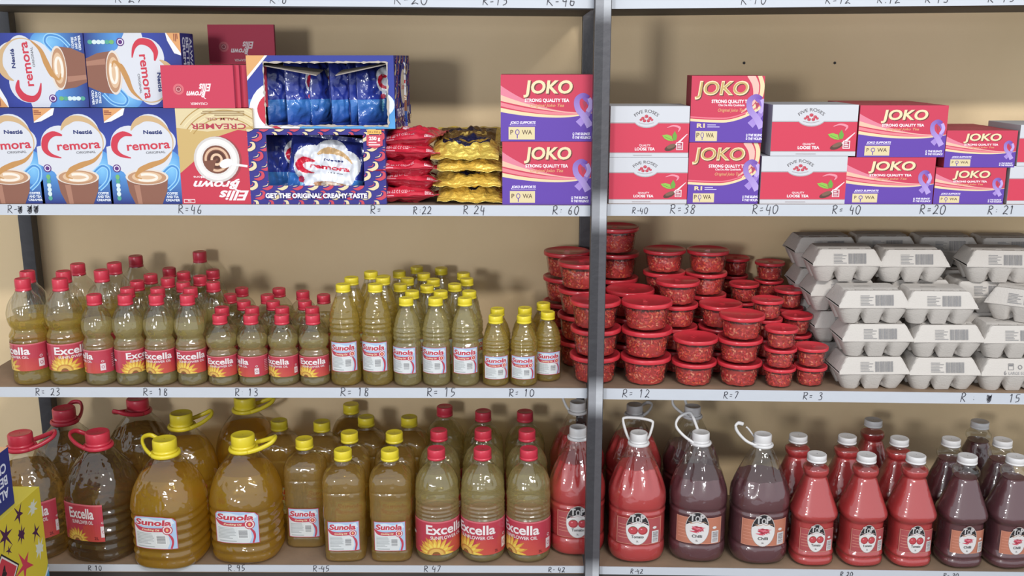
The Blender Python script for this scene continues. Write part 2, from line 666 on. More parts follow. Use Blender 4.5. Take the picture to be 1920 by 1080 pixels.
def art_kg(w, h):
    """red and gold creamer carton, upright: lettering on top, cup, CREAMER below"""
    p = Print()
    X = lambda u: (u - .5) * w
    Y = lambda v: (v - .5) * h
    p.rect(X(0), Y(0), X(1), Y(1), 'c22440')
    p.poly([(X(0), Y(0)), (X(1), Y(0)), (X(1), Y(.68)), (X(.8), Y(.55)), (X(.5), Y(.3)), (X(.2), Y(.22)), (X(0), Y(.24))], 'c8a868')
    p.poly([(X(0), Y(0)), (X(1), Y(0)), (X(1), Y(.2)), (X(.6), Y(.24)), (X(0), Y(.18))], 'd9c69a')
    for i in range(5):
        p.ring(X(.36), Y(.5), w * (.52 + .05 * i), w * (.5 + .05 * i), w * .012, ('b08c48', 'e6d4a4')[i % 2], a0=PI * .95, a1=PI * 1.8)
    p.ell(X(.48), Y(.535), w * .31, w * .31, '9a3a40')
    p.ell(X(.5), Y(.53), w * .30, w * .30, 'cfc8c4')
    p.ell(X(.5), Y(.53), w * .27, w * .27, 'e6e2de')
    p.ell(X(.5), Y(.53), w * .21, w * .21, 'ded8d4')
    p.ell(X(.5), Y(.53), w * .185, w * .185, '7a4a38')
    for r, c in ((.145, 'd8b090'), (.10, '5a3428'), (.065, 'e0bc9c'), (.03, '5a3428')):
        p.ring(X(.5), Y(.53), w * r, w * r, w * .03, c, a0=1.2, a1=6.4)
    p.ell(X(.38), Y(.57), w * .09, w * .055, 'f0eeec', rot=.4)
    p.stroke([(X(.38), Y(.57)), (X(.1), Y(.60))], w * .03, 'e8e6e4')
    Wt = 'f0dfe0'
    p.text('Ellis', X(.30), Y(.91), h * .10, Wt, w * .40, .03, .35)
    p.text('Brown', X(.52), Y(.80), h * .085, Wt, w * .62, .03, .35)
    p.ring(X(.22), Y(.80), w * .08, w * .075, w * .02, Wt, a0=-1.6, a1=1.7)
    p.text('So Much More', X(.62), Y(.715), h * .022, Wt, w * .4, .02)
    p.text('CREAMER', X(.45), Y(.185), h * .055, 'b8405c' if False else 'b02c44', w * .72, .015)
    p.text('PALM OIL', X(.40), Y(.11), h * .026, 'a05048', w * .42, .01)
    p.lines(X(.1), Y(.02), X(.7), Y(.08), 3, 'a58a60')
    p.frame(X(.82), Y(.95), X(.97), Y(.99), w * .008, Wt)
    p.text('1kg', X(.895), Y(.97), h * .02, Wt, None, .02)
    return p.bake(clip=(-w / 2, w / 2, -h / 2, h / 2))


def art_redbox(w, h):
    p = Print().rect(-w / 2, -h / 2, w / 2, h / 2, 'c4284a')
    p.text('Ellis', -w * .10, h * .02, h * .17, 'f0dfe0', w * .17, .03, .35)
    p.text('Brown', w * .03, -h * .0 + h * .18, h * .14, 'f0dfe0', w * .27, .03, .35)
    p.ring(-w * .1, h * .2, w * .03, h * .08, w * .01, 'f0dfe0', a0=-1.6, a1=1.7)
    p.text('CREAMER', w * .0, h * .40, h * .06, 'e8c8c8', w * .24, .02)
    p.ell(w * .27, h * .06, w * .075, h * .13, 'd2606a')
    p.ell(w * .27, h * .06, w * .045, h * .08, '9a3848')
    p.ring(w * .27, h * .06, w * .03, h * .05, w * .012, 'd89090')
    return p.bake(clip=(-w / 2, w / 2, -h / 2, h / 2))


def ribbon(p, x, y, s):
    """looped awareness ribbon, s = height"""
    p.stroke([(x + .02 * s, y + .42 * s), (x + .2 * s, y + .2 * s), (x + .12 * s, y - .05 * s), (x - .12 * s, y - .32 * s)], [.14 * s, .13 * s, .15 * s, .2 * s], '7a50b0', 5, 'a488d4')
    p.stroke([(x + .16 * s, y + .38 * s), (x + .22 * s, y + .2 * s), (x + .12 * s, y + .02 * s)], [.10 * s, .12 * s, .10 * s], 'b8a0dc', 4)
    p.stroke([(x + .16 * s, y + .40 * s), (x, y + .46 * s), (x - .16 * s, y + .34 * s), (x - .14 * s, y + .1 * s), (x + .04 * s, y - .12 * s), (x + .2 * s, y - .38 * s)],
             [.08 * s, .12 * s, .15 * s, .16 * s, .17 * s, .2 * s], '6a3ca4', 6, 'b49cdc')
    p.poly([(x - .02 * s, y + .3 * s), (x + .1 * s, y + .28 * s), (x + .04 * s, y + .1 * s)], 'a83c58')


def art_tea(w, h, kind='wide'):
    """red and purple tea carton"""
    p = Print()
    X = lambda u: (u - .5) * w
    Y = lambda v: (v - .5) * h
    RD, PU, CR = 'c62a4c', '5e3aa4', 'e2cfa2'
    p.rect(X(0), Y(0), X(1), Y(1), RD)
    n = 22

    def band(top, bot, col, u0=0, u1=1):
        a = [(X(u0 + (u1 - u0) * i / n), Y(top(u0 + (u1 - u0) * i / n))) for i in range(n + 1)]
        b = [(X(u0 + (u1 - u0) * i / n), Y(bot(u0 + (u1 - u0) * i / n))) for i in range(n + 1)]
        vs = a + b
        p.tri(vs, [(i, i + 1, n + 2 + i, n + 1 + i) for i in range(n)], lin(col))
    if kind == 'wide':
        base = lambda u: .36 + .22 * (u - .62) ** 2 * (1 if u < .62 else 2.2)
        band(base, lambda u: 0 * u, PU)
        band(lambda u: base(u) + .055 * (1 - u) ** .7 + .008, base, CR)
        band(lambda u: base(u) + .10 * (1 - u) + .045, lambda u: base(u) + .075 * (1 - u) + .012, 'e07c88', 0, .86)
        band(lambda u: .44 + .40 * (1 - u / .9) ** 2.2, lambda u: .42 + .26 * (1 - u / .9) ** 1.8, 'dc7a90', 0, .88)
        band(lambda u: .43 + .27 * (1 - u / .9) ** 1.8, lambda u: .42 + .19 * (1 - u / .9) ** 1.6, 'e6b8a0', 0, .88)
        jx, jw, jh, jy = .51, .53, .185, .82
    else:
        base = lambda u: .30 + .55 * max(0, u - .45) ** 1.7 + .10 * (u - .45) ** 2
        band(base, lambda u: 0 * u, PU)
        band(lambda u: min(base(u) + .04 + .1 * max(0, u - .8), 1.2), base, CR)
        band(lambda u: base(u) + .075, lambda u: base(u) + .055, 'e06c80')
        p.stroke([(X(.80), Y(1.02)), (X(.88), Y(.85)), (X(.86), Y(.62)), (X(.7), Y(.45))], [w * .1, w * .09, w * .05, w * .01], 'e6b4a8', 6)
        p.stroke([(X(.92), Y(1.02)), (X(.97), Y(.85)), (X(.93), Y(.62)), (X(.76), Y(.43))], [w * .05, w * .06, w * .05, w * .01], CR, 6)
        jx, jw, jh, jy = .42, .74, .20, .82
    p.text('JOKO', X(jx + .012), Y(jy - .012), h * jh, '6a3a34', w * jw, .035, .12)
    p.text('JOKO', X(jx), Y(jy), h * jh, 'e8d6aa', w * jw, .03, .12)
    if kind != 'wide':
        p.text('JOKO', X(jx), Y(jy), h * jh * .9, 'c0a05e', w * jw * .95, .0, .12)
    wx = .5 if kind == 'wide' else .56
    p.text('STRONG QUALITY TEA', X(wx), Y(.62), h * .048, 'f2eaec', w * (.48 if kind == 'wide' else .55), .035)
    if kind != 'wide':
        p.text('Cha De Alta Qualidade', X(wx), Y(.565), h * .03, 'ecd8dc', w * .36, .03)
    p.text('Original Joko Tea', X(wx), Y(.545 if kind == 'wide' else .49), h * .045, 'd99a6a', w * .37, .02, .3)
    if kind == 'wide':
        p.text('JOKO SUPPORTS', X(.24), Y(.285), h * .038, 'e8e0f4', w * .28, .04, .25)
        p.rect(X(.10), Y(.245), X(.38), Y(.25), 'e8e0f4')
        bx0, bx1, by0, by1 = .085, .37, .03, .22
    else:
        p.text('R1', X(.15), Y(.255), h * .06, 'e2cfa2', w * .11, .04)
        p.lines(X(.24), Y(.22), X(.42), Y(.28), 2, 'd8d0ea', .4)
        bx0, bx1, by0, by1 = .08, .38, .02, .17
    p.rect(X(bx0), Y(by0), X(bx1), Y(by1), 'dccb9c')
    yy = (by0 + by1) / 2 + .015
    p.text('P', X(bx0 + .035), Y(yy), h * .07, '5a4038', None, .01)
    p.ring(X(bx0 + .095), Y(yy), w * .02, h * .036, w * .008, '5e3aa4')
    p.rect(X(bx0 + .09), Y(by0 + .015), X(bx0 + .10), Y(yy - .035), '5e3aa4')
    p.text('WA', X(bx0 + .20), Y(yy), h * .07, '5a4038', w * .11, .01)
    ribbon(p, X(.89), Y(.44), h * .56)
    p.text('THE SILENCE', X(.81), Y(.115), h * .036, 'ece6f6', w * .16 if kind == 'wide' else w * .22, .04, .2, al='l')
    p.text('THE VIOLENCE', X(.81), Y(.06), h * .036, 'ece6f6', w * .17 if kind == 'wide' else w * .24, .04, .2, al='l')
    p.text('END', X(.79), Y(.09), w * .018, 'ece6f6', h * .09, .03, rot=PI / 2)
    if kind != 'wide':
        pass
    return p.bake(clip=(-w / 2, w / 2, -h / 2, h / 2))


def art_rose(w, h):
    """white and red loose tea carton"""
    p = Print()
    X = lambda u: (u - .5) * w
    Y = lambda v: (v - .5) * h
    RD, WH = 'cc2a4a', 'cbccd2'
    p.rect(X(0), Y(0), X(1), Y(1), WH)
    p.rect(X(0), Y(.09), X(1), Y(.67), RD)
    p.rect(X(0), Y(.665), X(1), Y(.685), 'a8a0a4')
    p.rect(X(0), Y(.082), X(1), Y(.094), 'a8a0a4')
    p.ell(X(.46), Y(.75), w * .17, h * .175, 'a8a0a4')
    p.ell(X(.46), Y(.77), w * .17, h * .175, WH)
    p.rect(X(.2), Y(.685), X(.72), Y(.93), WH)
    p.text('FIVE ROSES', X(.455), Y(.905), h * .062, '5c585c', w * .33, .012, arc=w * .22)
    for dx, dy, r in ((0, .045, 1), (-.045, 0.01, .9), (.045, .01, .9), (-.025, -.04, .9), (.025, -.04, .9), (-.07, -.02, .7), (.07, -.02, .7)):
        p.ell(X(.455 + dx), Y(.755 + dy), w * .024 * r, h * .034 * r, 'b82840', n=12)
        p.ring(X(.455 + dx), Y(.755 + dy), w * .012 * r, h * .017 * r, w * .004, 'd8707c', n=8, a0=0, a1=5)
    p.stroke([(X(.36), Y(.68)), (X(.455), Y(.65)), (X(.55), Y(.68))], w * .006, 'a8a0a4', 4)
    p.text('QUALITY', X(.445), Y(.235), h * .04, 'f0dcdf', w * .145, .02)
    p.text('LOOSE TEA', X(.445), Y(.165), h * .055, 'f4eaec', w * .255, .035)
    p.stroke([(X(.72), Y(.58)), (X(.80), Y(.62)), (X(.88), Y(.58)), (X(.86), Y(.5))], [w * .006, w * .02, w * .03, w * .006], 'e48a9c', 5)
    p.poly([(X(.66), Y(.43)), (X(.72), Y(.45)), (X(.78), Y(.42)), (X(.80), Y(.32)), (X(.74), Y(.33)), (X(.69), Y(.37))], '8cbc44')
    p.poly([(X(.80), Y(.33)), (X(.79), Y(.43)), (X(.82), Y(.52)), (X(.85), Y(.42)), (X(.84), Y(.34))], '6aa43c')
    p.stroke([(X(.69), Y(.41)), (X(.79), Y(.34))], w * .004, '4f8430')
    p.ell(X(.77), Y(.19), w * .075, h * .055, '5a4038', rot=.35)
    p.ell(X(.78), Y(.22), w * .06, h * .04, '7c5c4c', rot=.35)
    p.stroke([(X(.84), Y(.24)), (X(.98), Y(.46))], [w * .03, w * .008], 'e8d8dc')
    p.rect(X(.845), Y(.145), X(.93), Y(.30), 'ecdfe1')
    p.rect(X(.855), Y(.16), X(.92), Y(.285), 'b04058')
    p.lines(X(.862), Y(.17), X(.915), Y(.275), 3, 'ecdfe1', .5)
    p.lines(X(.3), Y(.035), X(.66), Y(.05), 1, 'b0a8ac', 1)
    return p.bake(clip=(-w / 2, w / 2, -h / 2, h / 2))


def swirls(p, x0, y0, x1, y1, s, seed=2, cols=('c83850', 'e2cfa2')):
    """rows of curling wave crests"""
    k = 0
    y = y0
    while y < y1 + s:
        x = x0 - s + (k % 2) * s * .6
        j = 0
        while x < x1 + s:
            c = cols[(j + k) % 2]
            p.stroke([(x - .5 * s, y - .3 * s), (x - .1 * s, y - .32 * s), (x + .25 * s, y - .1 * s), (x + .22 * s, y + .22 * s), (x - .05 * s, y + .28 * s)],
                     [s * .02, s * .26, s * .3, s * .2, s * .03], c, 4)
            p.stroke([(x - .45 * s, y - .12 * s), (x - .1 * s, y - .05 * s), (x + .0 * s, y + .15 * s)], [s * .02, s * .08, s * .03], cols[(j + k + 1) % 2], 4)
            x += s * 1.25
            j += 1
        y += s * .8
        k += 1
    return p


def art_sun_label(w, h, shaped=False):
    """white and sky-blue label with red slanted lettering"""
    p = Print()
    X = lambda u: (u - .5) * w
    Y = lambda v: (v - .5) * h
    if shaped:
        out = [(X(0), Y(0)), (X(1), Y(0)), (X(1), Y(.86)), (X(.93), Y(.96)), (X(.7), Y(1)), (X(.25), Y(1)), (X(.06), Y(.97)), (X(0), Y(.88))]
        p.poly(out, 'c43050')
        k = .97
        p.poly([(a * k, b * k) for a, b in out], 'a9c6e6')
    else:
        p.rect(X(0), Y(0), X(1), Y(1), 'c43050')
        p.rect(X(.018), Y(.018), X(.982), Y(.982), 'a9c6e6')
    p.poly([(X(.05), Y(.9)), (X(.35), Y(.95)), (X(.6), Y(.88)), (X(.9), Y(.95)), (X(.96), Y(.8)), (X(.6), Y(.72)), (X(.1), Y(.76))], 'd8e2ee')
    p.poly([(X(.02), Y(.02)), (X(.78), Y(.02)), (X(.84), Y(.2)), (X(.82), Y(.42)), (X(.72), Y(.56)), (X(.3), Y(.58)), (X(.02), Y(.68))], 'dcdfe0')
    p.stroke([(X(.02), Y(.74)), (X(.14), Y(.62)), (X(.35), Y(.585)), (X(.7), Y(.60))], [h * .03, h * .12, h * .12, h * .12], 'c22a48', 5)
    p.stroke([(X(.80), Y(.50)), (X(.88), Y(.36)), (X(.90), Y(.2)), (X(.86), Y(.02))], [h * .03, h * .07, h * .06, h * .05], 'c22a48', 5)
    p.text('Cooking Oil', X(.42), Y(.595), h * .055, 'f0dcb0', w * .42, .03, .2)
    p.ell(X(.80), Y(.60), w * .115, w * .115, 'c22a48')
    p.ell(X(.80), Y(.60), w * .095, w * .095, 'ece4e2')
    p.ell(X(.80), Y(.60), w * .07, w * .07, 'c22a48')
    p.ell(X(.80), Y(.60), w * .028, w * .038, 'f0b070')
    p.text('Sunola', X(.475) + h * .006, Y(.82) - h * .006, h * .17, 'e8eef6', w * .86, .075, .12)
    p.text('Sunola', X(.475), Y(.82), h * .17, 'c4203e', w * .84, .04, .12)
    p.lines(X(.07), Y(.14), X(.50), Y(.50), 8, 'b4b8ba', .5, 5)
    p.rect(X(.53), Y(.16), X(.77), Y(.45), 'e8eaea')
    p.bars(X(.55), Y(.18), X(.75), Y(.43), 14, '7c7c80', vertical=False)
    p.lines(X(.1), Y(.05), X(.7), Y(.10), 1, 'b4b8ba', .6)
    return p


def art_sauce_label(w, h, kind):
    p = Print()
    X = lambda u: (u - .5) * w
    Y = lambda v: (v - .5) * h
    cop = 'c07458' if kind == 'Chilli' else 'b0464a'
    edge = 'd89078'
    p.rect(X(0), Y(.02), X(1), Y(.82), edge)
    p.rect(X(.012), Y(.032), X(.988), Y(.808), cop)
    for i in range(5):
        p.rect(X(.04), Y(.2 + .1 * i), X(.26), Y(.215 + .1 * i), edge)
    p.ell(X(.46), Y(.5), w * .26, h * .50, 'a89088')
    p.ell(X(.46), Y(.5), w * .25, h * .485, 'e2dedd')
    # black upper cap of the oval
    pts = []
    for i in range(21):
        a = PI * (.06 + .88 * i / 20)
        pts.append((X(.46) + w * .243 * math.cos(a), Y(.5) + h * .475 * math.sin(a)))
    for i in range(9):
        t = i / 8
        pts.append((X(.225 + .47 * t), Y(.59 + .13 * math.sin(PI * t))))
    p.poly(pts, '2c2a2e')
    p.text('T', X(.35), Y(.82), h * .19, 'c8c4c4', w * .11, .05)
    p.text('O', X(.46), Y(.79), h * .17, 'c8c4c4', w * .10, .03)
    p.text('P', X(.565), Y(.83), h * .19, 'c8c4c4', w * .10, .05)
    p.stroke([(X(.25), Y(.70)), (X(.34), Y(.675)), (X(.30), Y(.64)), (X(.40), Y(.66)), (X(.45), Y(.69)), (X(.52), Y(.66)), (X(.6), Y(.70)), (X(.66), Y(.665)), (X(.69), Y(.68))],
             [h * .008, h * .022, h * .012, h * .02, h * .006], 'b89078' if kind == 'Chilli' else 'c0a0a0', 4)
    if kind == 'Tomato':
        for dx in (-.1, .11):
            p.ell(X(.46 + dx), Y(.45), w * .105, h * .125, 'a82430')
            p.ell(X(.45 + dx), Y(.46), w * .085, h * .10, 'c43440')
            p.ell(X(.43 + dx), Y(.49), w * .02, h * .02, 'e89098', n=10)
            for a in range(5):
                t = PI * (.1 + .2 * a)
                p.stroke([(X(.46 + dx), Y(.565)), (X(.46 + dx) + w * .05 * math.cos(t), Y(.56) + h * .03 * math.sin(t))], [w * .012, w * .003], '4a6a3a')
    else:
        r = random.Random(4)
        for i in range(22):
            a = r.uniform(-.7, .7) + (PI if r.random() < .5 else 0)
            cx, cy = .46 + r.uniform(-.08, .08), .46 + r.uniform(-.09, .08)
            l = r.uniform(.06, .11)
            c, s_ = math.cos(a), math.sin(a)
            p.stroke([(X(cx) - c * w * l, Y(cy) - s_ * h * l), (X(cx), Y(cy) + h * .012), (X(cx) + c * w * l, Y(cy) + s_ * h * l)],
                     [w * .006, w * .036, w * .004], ('c02844', 'd4405c', 'a81c38', 'e07888')[i % 4], 3)
    p.text(kind, X(.46), Y(.26), h * .085, '3c383a', w * (.27 if kind == 'Tomato' else .22), .02)
    p.text('5L' if w > .09 else '2L', X(.46), Y(.12), h * .05, '5c585a', None, .01)
    p.ell(X(.83), Y(.52), w * .045, h * .04, 'e2dedd', n=14)
    p.rect(X(.77), Y(.05), X(.93), Y(.42), 'dcd8d8')
    p.bars(X(.79), Y(.08), X(.91), Y(.39), 12, '8a8488', vertical=False)
    return p


def art_excella(circ, h, s=1.0):
    """red wrap-round label, x = arc length, 0 = middle of the lettering; s scales the width of the design"""
    p = Print()
    Y = lambda v: (v - .5) * h
    W2 = circ / 2
    p.rect(-W2, Y(0), W2, Y(1), 'be2440')
    p.rect(-W2, Y(.955), W2, Y(1), 'd8606c')
    a = h * s
    # warm glow printed right of the flower
    p.tri([(a * .05, Y(0)), (a * 1.1, Y(0)), (a * 1.1, Y(.45)), (a * .5, Y(.5)), (a * .05, Y(.4))], [(0, 1, 2, 3, 4)], [lin('c8482c'), lin('c8302c'), lin('be2440'), lin('c0282c'), lin('c8442c')])
    # sunflower, left below the lettering
    fx, fy = -a * .35, Y(.02)
    for ringi, (n, r0, r1, c) in enumerate(((10, .16, .68, 'd08c20'), (11, .16, .60, 'e8b428'), (9, .16, .46, 'f0d048'))):
        for i in range(n):
            t = PI * (-.02 + 1.04 * i / (n - 1)) + ringi * .08
            t2 = .115
            p.poly([(fx + a * r0 * math.cos(t - t2 * 2), fy + a * r0 * math.sin(t - t2 * 2)),
                    (fx + a * r1 * .75 * math.cos(t - t2), fy + a * r1 * .75 * math.sin(t - t2)),
                    (fx + a * r1 * math.cos(t), fy + a * r1 * math.sin(t)),
                    (fx + a * r1 * .75 * math.cos(t + t2), fy + a * r1 * .75 * math.sin(t + t2)),
                    (fx + a * r0 * math.cos(t + t2 * 2), fy + a * r0 * math.sin(t + t2 * 2))], c)
    p.ell(fx, fy, a * .30, a * .25, 'c8882a', a0=0, a1=PI)
    p.ell(fx, fy, a * .24, a * .2, 'e0b048', a0=0, a1=PI)
    p.ell(fx, fy, a * .12, a * .1, '8c5a20', a0=0, a1=PI)
    p.text('Excella', 0, Y(.76), h * .27, 'f0e6e6', a * 1.35, .025)
    p.text('SUNFLOWER OIL', a * .04, Y(.52), h * .095, 'ecdcdc', a * 1.15, .02)
    # jug symbol
    x = a * 1.05
    p.rect(x - a * .11, Y(.12), x + a * .11, Y(.42), 'e6d8da')
    p.ring(x, Y(.27), a * .055, a * .06, a * .02, 'b03050')
    p.ring(x, Y(.52), a * .05, a * .04, a * .02, 'e6d8da')
    p.text('2L', a * .72, Y(.1), h * .08, '6c1c24', None, .01) if s <= 1 and h > .07 else None
    # pale panel and bar code on the back
    x = -a * 1.75
    p.rect(x - a * .28, Y(.1), x + a * .22, Y(.92), 'd8d2d2')
    p.bars(x - a * .24, Y(.14), x + a * .18, Y(.88), 16, '77747a', vertical=False)
    p.lines(x + a * .4, Y(.5), x + a * .7, Y(.6), 1, 'ead8da', .8)
    x = a * 1.7
    p.lines(x - a * .25, Y(.2), x + a * .3, Y(.8), 7, 'd88c98', .4)
    return p


# ------------------------------------------------------------------ handwriting
GL = {'R': [[(.05, 0), (.08, 1)], [(-.02, .92), (.25, 1.02), (.46, .85), (.38, .6), (.08, .5), (.3, .25), (.55, 0)]],
      '=': [[(.1, .58), (.42, .62)], [(.12, .32), (.42, .36)]], '-': [[(.1, .45), (.4, .48)]], ':': [[(.2, .6), (.24, .55)], [(.2, .3), (.24, .25)]],
      '.': [[(.2, .1), (.24, .05)]], '0': [[(.3, 1), (.08, .75), (.1, .2), (.32, 0), (.5, .3), (.5, .75), (.28, 1)]],
      '1': [[(.1, .8), (.26, 1), (.24, 0)]], '2': [[(.08, .8), (.25, 1), (.45, .8), (.3, .4), (.04, .04), (.3, .1), (.56, .02)]],
      '3': [[(.08, .95), (.35, 1), (.42, .75), (.2, .55), (.45, .4), (.4, .08), (.08, .04)]],
      '4': [[(.18, 1), (.08, .45), (.5, .42)], [(.44, .8), (.4, -.1)]], '5': [[(.48, 1), (.14, .96), (.1, .55), (.38, .55), (.44, .2), (.1, 0)]],
      '6': [[(.4, 1), (.12, .5), (.14, .08), (.4, .05), (.42, .4), (.14, .42)]], '7': [[(.06, .95), (.5, 1), (.22, 0)]],
      '8': [[(.4, .9), (.15, .95), (.14, .6), (.42, .35), (.35, .02), (.1, .1), (.2, .5), (.42, .75), (.38, .95)]],
      '9': [[(.44, .85), (.15, .95), (.12, .55), (.42, .55), (.46, .9), (.4, 0)]], ' ': [],
      '#': [[(0, .8), (.6, .7), (0, .6), (.6, .5), (0, .35), (.6, .3), (.1, .15), (.55, .9), (.2, 0), (.5, .1)], [(.1, .9), (.5, 0), (.55, .95)]]}


def scrawl(p, t, x, y, h, wd=.0019, col='34333c', seed=0):
    r = random.Random(sum(map(ord, t)) + seed)
    for ch in t:
        for st in GL[ch]:
            q = [(x + a * h * 1.0 + r.uniform(-.03, .03) * h + .1 * b * h, y + b * h + r.uniform(-.04, .04) * h) for a, b in st]
            p.stroke(q, [wd * .7, wd, wd * .8], col, 3 if len(q) > 2 else 0)
        x += h * (.72 if ch not in ' :.-' else .5)
    return p


# ------------------------------------------------------------------ the room
bm = new_bm()
box(bm, -3.4, 3.6, .43, .53, 0, 2.75)
structure(obj('wall_back', bm, 'wall'))
for px, py, lb in ((1565, 118, 'dark nail head in the cream wall above the squarish tea cartons'), (1395, 118, 'faint nail head in the wall left of the darker one')):
    q = atY(px, py, .43)
    bm = new_bm()
    tube(bm, [(0, .006, 0), (0, -.001, 0), (0, -.003, 0)], [.0016, .0035, .0025], 10, up=Vector((1, 0, 0)))
    o = obj('wall_nail', bm, 'beam')
    o.location = q
    tag(o, lb, 'nail')
bm = new_bm()
box(bm, -3.4, 3.6, -3.6, .53, -.06, 0)
structure(obj('floor', bm, 'floor'))

# ------------------------------------------------------------------ the rack
rack = tag(thing('shelving_rack', (0, 0, 0)), 'grey steel shelving rack with wooden boards and white handwritten price strips', 'shelving')
PX = .1625
for x, nm in ((-1.27, 'l'), (PX, 'c'), (1.44, 'r')):
    for y0, y1 in ((-.028, .004), (.385, .417)):
        bm = new_bm()
        z = 0.0
        lv = [CZ + q for q in (-1.165, -.728, -.315, .118)]
        cuts = [0]
        for q in lv:
            cuts += [q - .05, q - .012, q + .012, q + .05]
        cuts.append(2.3)
        box(bm, x - .017, x + .017, y0, y1, 0, 2.3, '3c3a3e', bev=.002)
        # lighter right half, and pale bands fading out around each shelf level
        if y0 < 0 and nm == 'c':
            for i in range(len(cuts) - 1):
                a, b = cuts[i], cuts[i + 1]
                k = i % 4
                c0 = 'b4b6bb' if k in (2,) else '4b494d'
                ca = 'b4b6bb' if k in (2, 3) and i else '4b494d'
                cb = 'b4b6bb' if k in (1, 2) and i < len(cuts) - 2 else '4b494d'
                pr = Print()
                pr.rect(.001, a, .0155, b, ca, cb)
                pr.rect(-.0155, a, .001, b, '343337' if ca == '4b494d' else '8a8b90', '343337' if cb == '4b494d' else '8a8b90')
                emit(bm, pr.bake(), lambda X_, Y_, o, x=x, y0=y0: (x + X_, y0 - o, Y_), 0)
        obj('post', bm, vcol_mat('post_paint', .42, metal=.0, bump=.3, bscale=50) if 'pp' not in M else M['pp'], rack)
        M['pp'] = bpy.data.materials['post_paint']

PRICES = {'A0': [(215, 'R-27', .017), (505, 'R:8', .015), (738, 'R=20', .019), (905, 'R=15', .014), (1025, 'R=46', .016)],
          'A1': [(1390, 'R-10', .015), (1548, 'R=12', .014), (1645, 'R.12', .014), (1735, 'R-13', .014), (1852, 'R=13', .015)],
          'B0': [(14, 'R-#', .013), (50, '##', .014), (334, 'R=46', .014), (694, 'R=', .014), (774, 'R:22', .012), (868, 'R 24', .014), (1036, 'R: 60', .014)],
          'B1': [(1185, 'R-40', .010), (1256, 'R=38', .015), (1410, 'R=40', .015), (1560, 'R= 40', .014), (1724, 'R=20', .015), (1852, 'R: 21', .014)],
          'C0': [(66, 'R= 23', .013), (268, 'R= 18', .013), (440, 'R: 13', .013), (638, 'R= 18', .015), (800, 'R= 15', .015), (954, 'R= 10', .013)],
          'C1': [(1167, 'R= 12', .014), (1357, 'R=7', .012), (1506, 'R= 3', .013), (1802, 'R :', .015), (1850, '#', .014), (1893, '15', .014)],
          'D0': [(165, 'R 10', .011), (427, 'R.95', .014), (587, 'R-45', .013), (795, 'R 47', .013), (1028, 'R- 42', .011)],
          'D1': [(1182, 'R-42', .010), (1576, 'R 20', .010), (1770, 'R- 20', .010)]}
PYX = {'A': -2, 'B': 395, 'C': 737, 'D': 1068}
for sh in 'ABCD':
    for bay in (0, 1):
        xa, xb = ((-1.253, PX - .0175), (PX + .0175, 1.423))[bay]
        f = lambda x: zs(sh, x, bay)
        bm = new_bm()
        vs = [bm.verts.new((x, y, f(x) + z)) for x in (xa, xb) for y in (0, .40) for z in (-.0195, 0)]
        for idx in ((0, 1, 3, 2), (4, 6, 7, 5), (0, 4, 5, 1), (2, 3, 7, 6), (0, 2, 6, 4), (1, 5, 7, 3)):
            bm.faces.new([vs[i] for i in idx])
        bd = obj('shelf_board', bm, 'wood', rack)
        bm = new_bm()
        hh = {'A': .021, 'B': .0225, 'C': .0225, 'D': .0165}[sh] + .002 * bay
        vs = [bm.verts.new((x, y, f(x) + z)) for x in (xa, xb) for y in (-.0025, -.0002) for z in (-hh, .0008)]
        fs = [bm.faces.new([vs[i] for i in idx]) for idx in ((0, 1, 3, 2), (4, 6, 7, 5), (0, 4, 5, 1), (2, 3, 7, 6), (0, 2, 6, 4), (1, 5, 7, 3))]
        paint(bm, fs, 'bcc0c8')
        pr = Print()
        for px, t, h in PRICES[sh + str(bay)]:
            q = atY(px, PYX[sh], -.003)
            zz = {'A': -.017, 'B': -.0195, 'C': -.0195, 'D': -.0155}[sh] - .001 * bay
            scrawl(pr, t, q.x, zz + .001, h * 1.32 if sh != 'D' else h * 1.15)
        emit(bm, pr.bake(), lambda x, y, o: (x, -.0025 - o, f(x) + y), 0, .0002)
        ps = obj('price_strip', bm, 'paper', bd)
        ps['label'] = 'white paper strip with handwritten prices'
        # angle-iron rails carrying the board
        bm = new_bm()
        for y0, y1 in ((.0005, .006), (.394, .3995)):
            box(bm, xa, xb, y0, y1, 0, .001)
            vs = bm.verts[-8:]
            for v in vs:
                v.co.z = f(v.co.x) + (-.0203 if v.co.z > .0005 else -(.021 if sh != 'D' else .045))
        box(bm, xa, xb, .006, .03, 0, .001)
        for v in bm.verts[-8:]:
            v.co.z = f(v.co.x) + (-.0203 if v.co.z > .0005 else -.0235)
        obj('rail', bm, 'beam', rack)
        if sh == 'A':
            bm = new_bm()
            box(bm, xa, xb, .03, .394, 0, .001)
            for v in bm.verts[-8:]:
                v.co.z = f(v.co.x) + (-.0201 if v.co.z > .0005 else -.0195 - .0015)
            obj('board_lining', bm, 'beam', rack)


